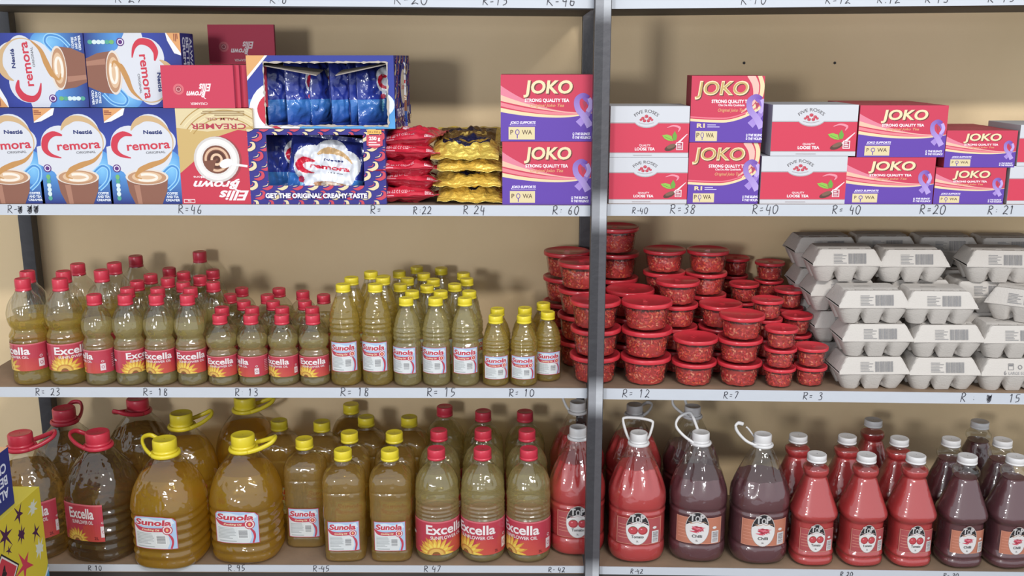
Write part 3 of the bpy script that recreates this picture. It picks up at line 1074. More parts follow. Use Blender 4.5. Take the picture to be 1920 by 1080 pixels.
# ------------------------------------------------------------------ cartons
def carton(name, wd, ht, dp, art, cols, rot=0, side=None, top=None, left=None, bev=.0012):
    """origin at the front bottom middle; cols = colour of (-x, +x, front, back, bottom, top)"""
    bm = new_bm()
    box(bm, -wd / 2, wd / 2, 0, dp, 0, ht, '888888', 0, bev, cols)
    if art:
        emit(bm, art, lambda x, y, o: (x, -o, ht / 2 + y), 0, .00015, rot)
    if side:
        emit(bm, side[0], lambda x, y, o: (wd / 2 + o, dp / 2 + x, ht / 2 + y), 0, .00015, side[1])
    if left:
        emit(bm, left[0], lambda x, y, o: (-wd / 2 - o, dp / 2 - x, ht / 2 + y), 0, .00015, left[1])
    if top:
        emit(bm, top, lambda x, y, o: (x, dp / 2 + y, ht + o), 0, .00015)
    # glued flap seam across the top and bottom
    p = Print()
    p.rect(-wd / 2, -.0004, wd / 2, .0004, '55504e')
    emit(bm, p.bake(), lambda x, y, o: (x, dp * .28 + y, ht + o), 0, .0001)
    return obj(name, bm, 'card')


def put(o, loc, rz=0, label=None, cat=None, group=None):
    o.location = loc
    o.rotation_euler = (0, 0, rz)
    if label:
        tag(o, label, cat, group)
    return o


def cp(o):
    c = o.copy()
    COL.objects.link(c)
    return c


Yf = .012
cw, chh, cd = .154, .203, .085
A_cr = art_creamer(cw, chh)
B_al = art_better(cd, chh)
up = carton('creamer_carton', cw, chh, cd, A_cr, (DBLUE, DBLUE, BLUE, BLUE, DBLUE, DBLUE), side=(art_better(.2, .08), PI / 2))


def bx(px, py=395):
    return atY(px, py, Yf).x


ga = 'blue coffee creamer cartons on the left of the upper shelf'
zb = lambda x: zs('B', x) + .0003
pos_up = [(19, 'upright blue creamer carton cut off by the left picture edge, lower row'), (147, 'upright blue creamer carton, the middle one of the three upright ones'),
          (276, 'upright blue creamer carton in the lower row standing against the red and gold carton')]
for i, (px, lb) in enumerate(pos_up):
    o = up if i == 0 else cp(up)
    x = bx(px, 383)
    put(o, (x, Yf, zb(x)), 0, lb, 'carton', ga)
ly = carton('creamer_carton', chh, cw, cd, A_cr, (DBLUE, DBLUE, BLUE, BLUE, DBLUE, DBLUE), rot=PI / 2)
x = atY(70, 200, Yf).x
ztop = zb(x) + chh + .0006
put(ly, (x - .003, Yf + .028, ztop), 0, 'blue creamer carton lying on its side at far left, lettering reading upwards', 'carton', ga)
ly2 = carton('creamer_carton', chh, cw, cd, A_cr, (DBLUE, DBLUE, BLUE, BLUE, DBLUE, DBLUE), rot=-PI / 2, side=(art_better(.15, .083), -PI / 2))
put(ly2, (x - .003 + chh + .002, Yf + .028, ztop), 0, 'blue creamer carton lying on its side beside the red ones, lettering reading downwards', 'carton', ga)

kgw, kgh = .163, .203
A_kg = art_kg(kgw, kgh)
gk = 'carton of the second creamer kind'
x = bx(412, 383)
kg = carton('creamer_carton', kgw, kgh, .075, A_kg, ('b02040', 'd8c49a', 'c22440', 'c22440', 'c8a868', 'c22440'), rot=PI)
put(kg, (x, Yf, zb(x)), 0, 'red and gold creamer carton standing upside down with a coffee cup picture', 'carton')
kgx = x
kg2 = cp(kg)
put(kg2, (x + .02, .2, zb(x)), 0, 'red and gold creamer carton at the back carrying the rear red cartons', 'carton')
A_rb = art_redbox(.152, .088)
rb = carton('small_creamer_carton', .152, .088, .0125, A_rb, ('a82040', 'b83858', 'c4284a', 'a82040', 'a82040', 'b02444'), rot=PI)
gr = 'small red creamer cartons standing one behind another'
zr = zb(x) + kgh + .0008
rbx = atY(371, 165, Yf).x
for i in range(5):
    o = rb if i == 0 else cp(rb)
    lb = ['small red creamer carton with upside down lettering at the front of the red row',
          'small red carton directly behind the foremost red one', 'third small red carton back in the row on the upside down gold carton',
          'fourth small red carton back, only its right edge showing', 'rearmost small red carton of the front row, only its right edge showing'][i]
    put(o, (rbx + (0, .009, .042, .049, .056)[i] - (0, 0, .022, .020, .018)[i] * 0, Yf + .0129 * i, zr), 0, lb, 'carton', gr)
xx = atY(458, 80, .24).x
for k in range(2):
    o = cp(rb)
    put(o, (xx - .004 * k, .23, zb(x) + kgh + .001 + k * .089), 0,
        ('lower dark red carton in the shaded pile at the back', 'topmost dark red carton in the shaded pile at the back, above all others')[k], 'carton', 'red cartons piled at the back')


# ------------------------------------------------------------------ open display cartons with pouches
def raster(p, wd, ln, nx, ny, rot):
    """ink colour of every little face of a pouch film"""
    out = {}
    c, s_ = math.cos(rot), math.sin(rot)
    for vs, fs, cols in p.items:
        W = [(x * c - y * s_, x * s_ + y * c) for x, y in vs]
        for f in fs:
            for k in range(1, len(f) - 1):
                t = (f[0], f[k], f[k + 1])
                (ax, ay), (bx_, by), (cx, cy) = [W[i] for i in t]
                den = (by - cy) * (ax - cx) + (cx - bx_) * (ay - cy)
                if abs(den) < 1e-12:
                    continue
                i0, i1 = [int((v + wd / 2) / wd * nx) for v in (min(ax, bx_, cx), max(ax, bx_, cx))]
                j0, j1 = [int((v + ln / 2) / ln * ny) for v in (min(ay, by, cy), max(ay, by, cy))]
                for i in range(max(i0, 0), min(i1, nx - 1) + 1):
                    for j in range(max(j0, 0), min(j1, ny - 1) + 1):
                        x, y = -wd / 2 + (i + .5) * wd / nx, -ln / 2 + (j + .5) * ln / ny
                        l1 = ((by - cy) * (x - cx) + (cx - bx_) * (y - cy)) / den
                        l2 = ((cy - ay) * (x - cx) + (ax - cx) * (y - cy)) / den
                        if l1 > -.01 and l2 > -.01 and l1 + l2 < 1.01:
                            if isinstance(cols, tuple):
                                out[i, j] = cols
                            else:
                                A, B, C_ = [cols[q] for q in t]
                                out[i, j] = tuple(A[m] * l1 + B[m] * l2 + C_[m] * (1 - l1 - l2) for m in range(4))
    return out


def pouch_mesh(wd, ln, T, mats, base_col, art=None, rot=0, seed=0, wr=.12, nx=96, ny=124, back='3a3a8a', tilt_end=0):
    from mathutils import noise
    bm = new_bm()
    ink = raster(art, wd, ln, nx, ny, rot) if art else {}
    ly = bm.loops.layers.float_color['ink']

    def surf(x, y, o=0, s=1):
        u, v = x / (wd / 2), y / (ln / 2)
        u = max(-1, min(1, u))
        v = max(-1, min(1, v))
        e = .87
        vv = min(1, abs(v) / e)
        t = (1 - abs(u) ** 3.2) ** .75 * (1 - vv ** 3) ** .8
        n = noise.noise(Vector((x * 38 + seed * 3.1, y * 34, seed * 1.7 + s * 4))) * T * wr * 1.3 + noise.noise(Vector((x * 95, y * 60 + seed * 5, seed + s * 9))) * T * wr * .8
        fin = 0
        if abs(v) > e:
            fin = .0014 * math.sin(x * 190 + seed) * (abs(v) - e) / (1 - e) + .0016 * math.sin(x * 80 + seed * 2)
        z = s * (t * T / 2 + .0006) + n * (.12 + t) + fin
        return (x, y, z + s * o)
    for s in (1, -1):
        g = [[bm.verts.new(surf(-wd / 2 + wd * i / nx, -ln / 2 + ln * j / ny, 0, s)) for i in range(nx + 1)] for j in range(ny + 1)]
        for j in range(ny):
            for i in range(nx):
                q = (g[j][i], g[j][i + 1], g[j + 1][i + 1], g[j + 1][i])
                f = bm.faces.new(q if s > 0 else q[::-1])
                f.smooth = True
                paint(bm, [f], ink.get((i, j), base_col) if s > 0 else back)
        if s == 1:
            first = g
        else:
            for j in range(ny):
                for a in (0, nx):
                    q = [first[j][a], first[j + 1][a], g[j + 1][a], g[j][a]]
                    f = bm.faces.new(q if a == nx else q[::-1])
                    paint(bm, [f], base_col)
            for i in range(nx):
                for a in (0, ny):
                    q = [first[a][i], first[a][i + 1], g[a][i + 1], g[a][i]]
                    f = bm.faces.new(q if a == 0 else q[::-1])
                    paint(bm, [f], base_col)
    me = bpy.data.meshes.new('pouch')
    bm.normal_update()
    bm.to_mesh(me)
    bm.free()
    me.materials.append(M[mats])
    for p in me.polygons:
        p.use_smooth = True
    return me


def art_bluepouch(w_, h_):
    p = Print()
    p.rect(-w_ / 2, -h_ * .5, w_ / 2, -h_ * .1, '24389a', '3f7cc4')
    p.rect(-w_ / 2, -h_ * .1, w_ / 2, h_ * .5, '2c3c98', '202868')
    for u, v, r in ((.05, .16, .25), (-.18, .05, .25), (.1, -.02, .30), (.25, .08, .2), (-.1, -.08, .22)):
        p.ell(u * w_, v * h_, r * w_, r * w_, 'dfe2ea')
    p.stroke([(-.12 * w_, .2 * h_), (0, .27 * h_), (.2 * w_, .24 * h_), (.34 * w_, .12 * h_)], [w_ * .02, w_ * .09, w_ * .06, w_ * .01], 'c9a678', 5)
    p.text('Nestlé', .1 * w_, .14 * h_, h_ * .028, '23306e', w_ * .24, .03)
    p.stroke([(-.14 * w_, .10 * h_), (-.3 * w_, .10 * h_), (-.36 * w_, .02 * h_), (-.28 * w_, -.05 * h_), (-.14 * w_, -.07 * h_)], [w_ * .02, w_ * .08, w_ * .09, w_ * .06, w_ * .01], 'c8203c', 5)
    p.text('remora', .06 * w_, .035 * h_, h_ * .062, 'c8203c', w_ * .52, .03)
    p.text('ORIGINAL', .15 * w_, -.04 * h_, h_ * .02, '6a6a70', w_ * .24, .01)
    p.ell(.1 * w_, -.22 * h_, w_ * .24, h_ * .05, 'b98a66')
    p.ring(.1 * w_, -.22 * h_, w_ * .13, h_ * .025, w_ * .03, 'ece0d2')
    p.poly([(-.12 * w_, -.24 * h_), (.32 * w_, -.24 * h_), (.26 * w_, -.40 * h_), (-.06 * w_, -.40 * h_)], '8a5a48')
    p.ell(-.3 * w_, -.18 * h_, w_ * .045, w_ * .045, 'c03050')
    for i in range(5):
        p.ell(-.3 * w_, (-.38 + .035 * i) * h_, w_ * .025, h_ * .017, '7ac0d8', n=10)
    return p


def shell_carton(nm, wd, ht, dp, win, front_art, side_art, cols, inner='7a7066', torn=0, flaps=False):
    """carton with a torn-out window; win = (x0, x1, z0, z1) in the front plane"""
    root = thing(nm)
    t = .0025
    bm = new_bm()
    box(bm, -wd / 2, -wd / 2 + t, t, dp, 0, ht, col=inner, side_cols=(cols[0], None, None, None, None, None))
    box(bm, wd / 2 - t, wd / 2, t, dp, 0, ht, col=inner, side_cols=(None, cols[1], None, None, None, None))
    box(bm, -wd / 2 + t, wd / 2 - t, dp - t, dp, 0, ht, col=inner)
    box(bm, -wd / 2 + t, wd / 2 - t, t, dp - t, 0, t, col=inner)
    box(bm, -wd / 2 + t, wd / 2 - t, t, dp - t, ht - t, ht, col=inner, side_cols=(None, None, None, None, None, cols[2]))
    if side_art:
        emit(bm, side_art, lambda x, y, o: (wd / 2 + o, dp / 2 + x, ht / 2 + y), 0, .0002)
    obj('carton_body', bm, 'card', root)
    bm = new_bm()
    x0, x1, z0, z1 = win
    pr, rr = front_art
    r = random.Random(5)
    for a, b, c, d in ((-wd / 2, x0, 0, ht), (x1, wd / 2, 0, ht), (x0, x1, 0, z0), (x0, x1, z1, ht)):
        if b - a < .001 or d - c < .001:
            continue
        box(bm, a, b, 0, t, c, d, col=inner, side_cols=(None, None, cols[3], None, None, None))
        q = pr.bake(clip=(a, b, c - ht / 2, d - ht / 2))
        emit(bm, q, lambda x, y, o: (x, -o, ht / 2 + y), 0, .0002)
    # ragged torn board edge around the window
    if torn:
        tp = Print()
        per = [(x0, z0), (x0, z1), (x1, z1), (x1, z0), (x0, z0)]
        for (ax, az), (bx_, bz) in zip(per, per[1:]):
            n = max(3, int(math.hypot(bx_ - ax, bz - az) / .006))
            pts = []
            wds = []
            for i in range(n + 1):
                k = i / n
                pts.append((ax + (bx_ - ax) * k + r.uniform(-1, 1) * .0006, az + (bz - az) * k + r.uniform(-1, 1) * .0006 - ht / 2))
                wds.append(torn * r.choice((.15, .4, .8, 1, 1.6)))
            tp.stroke(pts, wds, 'b5a99c')
        emit(bm, tp.bake(), lambda x, y, o: (x, -.0012 - o, ht / 2 + y), 0, .0004)
    obj('front_panel', bm, 'card', root)
    if flaps:
        for sgn, l_ in ((-1, .47), (1, .40)):
            bm = new_bm()
            xm = sgn * (wd / 2 - .012)
            xe = sgn * (wd / 2 - l_ * wd) if sgn < 0 else wd / 2 - l_ * wd
            pts = [(xm, .010, ht - .016), (xe + (.0 if sgn < 0 else .0), .006, ht - .040), (xe, .07, ht - .030), (xm, .09, ht - .012)]
            vs = [bm.verts.new(q) for q in pts] + [bm.verts.new((q[0], q[1], q[2] - .002)) for q in pts]
            fs = [bm.faces.new(vs[:4]), bm.faces.new(vs[4:][::-1])] + [bm.faces.new((vs[i], vs[(i + 1) % 4], vs[4 + (i + 1) % 4], vs[4 + i])) for i in range(4)]
            paint(bm, fs, '9a9086')
            obj('flap', bm, 'card', root)
    return root


# lower carton
lw, lh, ld = .292, .160, .20
pr = Print().rect(-lw / 2, -lh / 2, lw / 2, lh / 2, '33309a' if False else '322c86')
swirls(pr, -lw / 2, -lh / 2, lw / 2, lh / 2, .026)
pr.text('GET THE ORIGINAL CREAMY TASTE', -.004, -lh / 2 + .019, .0105, '322c86', .222, .09)
pr.text('GET THE ORIGINAL CREAMY TASTE', -.004, -lh / 2 + .019, .0095, 'f0ecec', .218, .045)
pr.rect(lw / 2 - .036, lh / 2 - .010, lw / 2 - .006, lh / 2 - .001, 'e0b050')
pr.poly([(lw / 2 - .038, lh / 2 - .012), (lw / 2 - .004, lh / 2 - .012), (lw / 2 - .004, lh / 2 - .034), (lw / 2 - .021, lh / 2 - .041), (lw / 2 - .038, lh / 2 - .034)], 'c83850')
pr.text('250 g', lw / 2 - .021, lh / 2 - .019, .007, 'f0e8e8', .024, .04)
pr.text('18 x 250 g', lw / 2 - .021, lh / 2 - .0055, .004, '8a4a30', .024, .01)
pr.lines(lw / 2 - .034, lh / 2 - .035, lw / 2 - .008, lh / 2 - .025, 2, 'f0d0d0', .5)
dx = atY(598, 383, Yf).x
dlow = shell_carton('display_carton', lw, lh, ld, (-lw / 2 + .040, .100, .040, lh - .012), (pr, 0), None, ('322c86', '322c86', '6a6058', '322c86'), inner='8a7e70')
zz = zb(dx)
put(dlow, (dx, Yf, zz), 0, 'open display carton with red and cream wave pattern, standing on the shelf', 'carton')
# upper carton, turned a little
uw, uh, ud = .312, .151, .20
pr = Print().rect(-uw / 2, -uh / 2, uw / 2, uh / 2, '4a9cd8', '2c3c9c')
pr.rect(-uw / 2, -uh * .1, uw / 2, uh / 2, '2c3c9c', '2a3690')
pr.poly([(-uw / 2, uh / 2), (-uw / 2 + .046, uh / 2), (-uw / 2, uh / 2 - .052)], 'e4e0de')
pr.poly([(-uw / 2, uh / 2), (-uw / 2 + .040, uh / 2), (-uw / 2, uh / 2 - .044)], 'd9a060')
pr.ell(-uw / 2 + .055, -uh / 2 + .025, .056, .070, 'e6e6ea')
pr.stroke([(-uw / 2 + .07, -.01), (-uw / 2 + .042, -.012), (-uw / 2 + .027, -.035), (-uw / 2 + .036, -.062), (-uw / 2 + .07, -.078)], [.004, .014, .018, .012, .002], 'c8203c', 5)
pr.ell(uw / 2 - .045, -uh / 2 + .05, .045, .03, 'd8dce6')
sp = Print().rect(-ud / 2, -uh / 2, ud / 2, uh / 2, '2c2c88')
swirls(sp, -ud / 2, -uh * .32, ud / 2, uh / 2, .03, cols=('8a4468', 'c8b48c'))
sp.ell(0, .01, .045, .05, '2c2c88')
sp.ell(0, .01, .033, .037, 'd8ccb8')
sp.text('Cremora', 0, .01, .012, 'b83850', .05, .02)
sp.rect(-ud / 2, -uh * .36, ud / 2, -uh * .22, '2c2c88')
sp.text('THE ORIGINAL', 0, -uh * .29, .016, 'e0dce6', .17, .04)
swirls(sp, -ud / 2, -uh * .48, ud / 2, -uh * .46, .02, cols=('8a4468', 'c8b48c'))
dup_ = shell_carton('display_carton', uw, uh, ud, (-uw / 2 + .036, uw / 2 - .014, .006, uh - .014), (pr, 0),
                    sp.bake(clip=(-ud / 2, ud / 2, -uh / 2, uh / 2)), ('2c3c9c', '2c2c88', '2c3c9c', '2c3c9c'), inner='62584e', torn=.0034, flaps=True)
ux = atY(604, 247, Yf).x
uz = zz + lh + .001
urz = -.045
put(dup_, (ux, Yf + .004, uz), urz, 'blue display carton with a torn window, on top of the wave-patterned carton', 'carton')

A_bp = art_bluepouch(.115, .15)
bpc = A_bp
bpc.items = [([(a + .030, b + .018) for a, b in vs], fs, cc) if i > 1 else (vs, fs, cc) for i, (vs, fs, cc) in enumerate(bpc.items)]
pm = [pouch_mesh(.115, .15, .036, 'pouch', '222c78', bpc, seed=s, wr=.2) for s in (1, 2, 3)]


def pouch(nm, me, loc, rot, label, grp):
    o = link(bpy.data.objects.new(nm, me))
    o.rotation_mode = 'XYZ'
    o.location = loc
    o.rotation_euler = rot
    return tag(o, label, 'pouch', grp)


g1 = 'blue creamer pouches inside the upper open carton'


def inU(x, y, z):
    c, s = math.cos(urz), math.sin(urz)
    return (ux + x * c - y * s, Yf + .004 + x * s + y * c, uz + z)


for i, (x, y, rz, lb) in enumerate(((-.098, .060, .95, 'blue pouch at the left end inside the upper open carton'), (-.048, .052, .80, 'blue pouch with a glossy crease, second from the left inside the upper open carton'),
                                    (-.012, .085, 1.0, 'blue pouch half hidden in the middle of the upper open carton'), (.038, .062, 1.05, 'blue pouch showing a bar code patch inside the upper open carton'),
                                    (.068, .078, 1.2, 'blue pouch leaning behind the right one in the upper open carton'), (.112, .060, .55, 'blue pouch with red lettering at the right end inside the upper open carton'))):
    pouch('creamer_pouch', pm[i % 3], inU(x, y + .035, .073), (PI / 2 - .05, 0, urz + rz), lb, g1)
pouch('creamer_pouch', pm[0], (dx - .075, Yf + .095, zz + .077), (PI / 2, 0, .35), 'dim pouch deep at the left inside the lower wave-patterned carton', 'pouches in the lower carton')
bp2 = art_bluepouch(.165, .15)
pmw = pouch_mesh(.165, .15, .05, 'pouch', '222c78', bp2, seed=9, wr=.26)
pouch('creamer_pouch', pmw, (dx + .012, Yf + .045, zz + .070), (PI / 2 - .12, .12, 0), 'crumpled blue and white pouch filling the window of the lower wave-patterned carton', 'pouches in the lower carton')

# red pouches lying crosswise, gold pouches with their crimped ends to the front
p = Print()
for t in (1,):
    p.text('Ellis', .012, -.004, .020, 'ecd4d8', .05, .03, .35, rot=PI)
    p.text('Brown', -.012, .018, .018, 'ecd4d8', .07, .03, .35, rot=PI)
p.text('SPRINKLE OF CREAMER', -.012, -.052, .0045, 'dca8b0', .07, .0)
p.frame(.045, -.060, .066, -.050, .0008, 'ecd4d8')
p.text('500 g', .0555, -.055, .005, 'ecd4d8', .017, .03)
p.lines(-.06, -.062, -.02, -.052, 2, 'd88c98', .5)
rart = p
rmes = []
for s in range(3):
    rmes.append(pouch_mesh(.125, .150, .036, 'pouch', 'c2283c', rart, rot=PI / 2, seed=20 + s, back='b02438', wr=.2))
rx = atY(763, 383, .06).x
zz0 = zb(rx)
rl = ['red creamer pouch at the bottom of the red pile, half squashed', 'red creamer pouch lying second from the bottom of the red pile', 'red creamer pouch in the middle of the red pile',
      'red creamer pouch just under the topmost one of the red pile', 'topmost red creamer pouch of the red pile, white lettering on its top']
for i in range(5):
    pouch('creamer_pouch', rmes[i % 3], (rx + (-.004, .006, -.004, .003, .008)[i], .080 + (.0, .004, -.004, .004, .008)[i], zz0 + .017 + .0298 * i + (.002 if i == 4 else 0)),
          (.10 if i == 4 else .03 * (-1) ** i, (.02, -.05, .03, -.06, .05)[i], -PI / 2 + (.05, -.04, .06, 0, -.12)[i]), rl[i], 'red pouches piled flat')
p = Print()
p.poly([(-.066, -.10), (.066, -.10), (.066, .1), (-.066, .1)], 'fad868')
p.poly([(-.05, -.03), (.0, -.055), (.05, -.03), (.055, .02), (-.055, .02)], '2a2a50')
p.poly([(-.062, -.005), (.062, -.005), (.062, .085), (-.062, .085)], '7a5c34')
p.text('remora', .0, .012, .018, 'd8b860', .085, .03, rot=PI)
p.stroke([(-.05, -.0), (-.02, -.028), (.03, -.03), (.05, -.01)], [.002, .01, .012, .002], 'c8a040', 5)
p.stroke([(-.05, .05), (0, .035), (.05, .05)], [.004, .02, .004], '3a3040', 5)
gart = p
gm = [pouch_mesh(.146, .185, .033, 'gold', 'ffe27a', gart, seed=40 + s, back='ffdc70', wr=.2) for s in range(3)]
gx = atY(880, 383, .09).x
gl = ['gold foil pouch at the bottom of the gold pile', 'gold foil pouch second from the bottom of the gold pile', 'gold foil pouch just under the topmost one of the gold pile', 'topmost gold foil pouch of the gold pile with a dark printed face']
for i in range(4):
    pouch('creamer_pouch', gm[i % 3], (gx + (.006, .001, .005, -.004)[i], .106, zz0 + .024 + .0335 * i), ((.20, .2, .2, .30)[i], (.03, -.02, .02, 0)[i], (.02, -.03, .04, -.02)[i]), gl[i], 'gold foil pouches piled flat')

# ------------------------------------------------------------------ tea cartons
_art = {}


def tea(px0, px1, py0, py1, Y, kind, dp, z=None, rz=0, label='', group=None, n_behind=0, dxb=.004):
    a, b = atY(px0, py1, Y), atY(px1, py1, Y)
    wd = b.x - a.x
    h = atY(px0, py0, Y).z - a.z
    x = (a.x + b.x) / 2
    zz = zb(x) if z is None else z
    k = (kind, round(wd, 2), round(h, 2))
    if k not in _art:
        _art[k] = (wd, h, {'wide': lambda: art_tea(wd, h), 'tall': lambda: art_tea(wd, h, 'tall'), 'rose': lambda: art_rose(wd, h)}[kind]())
    wd, h, art = _art[k]
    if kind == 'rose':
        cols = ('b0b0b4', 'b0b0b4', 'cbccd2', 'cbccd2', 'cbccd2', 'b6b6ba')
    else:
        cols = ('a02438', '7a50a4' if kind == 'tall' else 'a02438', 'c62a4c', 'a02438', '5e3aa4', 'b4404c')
    o = carton('tea_carton', wd, h, dp, art, cols)
    put(o, (x, Y, zz), rz, label, 'carton', group)
    for i in range(n_behind):
        c = cp(o)
        put(c, (x + dxb * (i + 1), Y + (dp + .002) * (i + 1), zz), rz,
            label.replace('front ', '') + (', one behind', ', two behind')[i], 'carton', group)
    return x, zz + h + .0006, wd


g = 'red and purple tea cartons'
_, zt, _ = tea(942, 1107, 268, 386, Yf, 'wide', .11, label='large red and purple tea carton below, left of the centre post beside the gold pouches', group=g)
tea(939, 1111, 143, 268, Yf, 'wide', .11, zt, label='large red and purple tea carton stacked on top, left of the centre post', group=g)
_, zt, _ = tea(1141, 1287, 297, 383, Yf, 'rose', .12, label='white and red loose tea carton right beside the centre post, lower one', group='white and red loose tea cartons')
tea(1143, 1290, 199, 295, Yf, 'rose', .12, zt, label='white and red loose tea carton right beside the centre post, upper one', group='white and red loose tea cartons')
_, zt, _ = tea(1288, 1420, 269, 383, Yf, 'tall', .10, label='squarish red and purple tea carton with gold outlined lettering, lower one', group=g)
tea(1293, 1427, 142, 267, Yf, 'tall', .10, zt, rz=-.06, label='squarish red and purple tea carton with gold outlined lettering, upper one', group=g)
_, zt, _ = tea(1424, 1583, 294, 383, Yf, 'rose', .15, label='white and red loose tea carton between the squarish and the wide purple cartons, lower one', group='white and red loose tea cartons')
tea(1444, 1603, 196, 292, Yf, 'rose', .15, zt, label='white and red loose tea carton with its grey left side showing, upper one', group='white and red loose tea cartons')
_, zt, _ = tea(1583, 1747, 296, 383, Yf, 'wide', .12, label='wide red and purple tea carton, lower one beside the small tea cartons', group=g, n_behind=1)
tea(1606, 1770, 197, 294, Yf, 'wide', .12, zt, label='wide red and purple tea carton, upper one, overhanging to the right', group=g, n_behind=1)
_, zt, _ = tea(1749, 1880, 315, 383, Yf, 'wide', .11, label='small red and purple tea carton near the right edge, lower one', group=g, n_behind=1)
tea(1771, 1900, 237, 312, Yf, 'wide', .11, zt, label='small red and purple tea carton near the right edge, upper one', group=g, n_behind=1)
_, zt, _ = tea(1887, 2020, 312, 383, Yf, 'rose', .15, label='white and red loose tea carton cut off by the right edge, lower one', group='white and red loose tea cartons')
tea(1906, 2040, 233, 310, Yf, 'rose', .15, zt, label='white and red loose tea carton cut off by the right edge, upper one', group='white and red loose tea cartons')


# ------------------------------------------------------------------ bottles
def densify(prof, k=4):
    out = []
    n = len(prof)
    for i in range(n - 1):
        a, b, c, d = prof[max(i - 1, 0)], prof[i], prof[i + 1], prof[min(i + 2, n - 1)]
        for j in range(k):
            t = j / k
            r = .5 * ((2 * b[0]) + (c[0] - a[0]) * t + (2 * a[0] - 5 * b[0] + 4 * c[0] - d[0]) * t * t + (3 * b[0] - a[0] - 3 * c[0] + d[0]) * t ** 3)
            out.append((max(r, 0), b[1] + (c[1] - b[1]) * t))
    out.append(prof[-1])
    return out


def sup(t, n):
    if n <= 2.01:
        return 1.0
    return (abs(math.cos(t)) ** n + abs(math.sin(t)) ** n) ** (-1 / n)


EXP = [(.0, .012), (.55, .004), (.84, 0), (.96, .02), (1, .055), (.985, .10), (.97, .14), (.985, .17), (.985, .30), (.985, .455), (1.0, .475), (.95, .49), (1, .51), (.96, .54), (.86, .575), (.84, .60),
       (.93, .635), (1.0, .69), (1.02, .74), (.99, .79), (.88, .86), (.70, .92), (.50, .965), (.42, 1.0)]
SUP = [(.0, .012), (.55, .004), (.85, 0), (.97, .02), (1, .05), (1, .12), (1, .30), (1, .48), (1.03, .50), (.96, .53), (.92, .55), (1, .58), (1, .60), (.955, .615), (1, .63), (1, .65), (.955, .665), (1, .68),
       (.98, .705), (.93, .72), (.94, .745), (.90, .77), (.85, .79), (.83, .82), (.74, .86), (.62, .91), (.50, .96), (.44, 1.0)]
S2P = [(.0, .012), (.6, .004), (.86, 0), (.96, .015), (.97, .05), (.98, .1), (.955, .12), (.96, .3), (.955, .43), (.985, .445), (.985, .5), (.985, .6), (.985, .70), (.96, .715), (.985, .73), (.99, .79), (.95, .84), (.82, .89), (.60, .93), (.42, .955), (.39, 1.0)]
E2P = [(.0, .014), (.5, .006), (.80, 0), (.93, .015), (1, .05), (.97, .085), (.97, .11), (1, .125), (1, .27), (1, .425), (1.0, .44), (.945, .455), (1, .475), (.95, .495), (1, .515), (.95, .535), (1, .555), (.95, .575), (1, .60),
       (1, .66), (.97, .70), (.97, .72), (.98, .74), (.93, .80), (.80, .86), (.62, .91), (.44, .95), (.39, .975), (.39, 1.0)]
O5P = [(.0, .02), (.5, .008), (.80, 0), (.94, .02), (.99, .06), (.97, .10), (1, .14), (.945, .18), (1, .22), (.945, .26), (1, .30), (.945, .34), (1, .38), (.945, .42), (1, .46), (.96, .49), (1.0, .525), (.99, .57), (.955, .63), (.89, .70),
       (.79, .77), (.66, .84), (.51, .90), (.38, .95), (.30, .98), (.29, 1.0)]
C5P = [(.0, .015), (.5, .006), (.80, 0), (.94, .02), (1, .07), (1.0, .14), (.96, .17), (.99, .19), (.985, .30), (.985, .42), (1, .44), (.96, .465), (1, .49), (1.01, .54), (.98, .60), (.90, .67), (.79, .74), (.66, .81), (.52, .88), (.39, .94), (.31, .98), (.30, 1.0)]
C2P = [(.0, .012), (.6, .004), (.86, 0), (.98, .02), (1, .06), (.95, .09), (1, .12), (.96, .15), (.93, .18), (.93, .30), (.94, .42), (.95, .44), (1.05, .475), (1.08, .51), (1.02, .55), (.90, .62), (.76, .70), (.64, .77), (.55, .83),
       (.50, .855), (.56, .875), (.60, .90), (.585, .935), (.48, .965), (.42, .98), (.41, 1.0)]
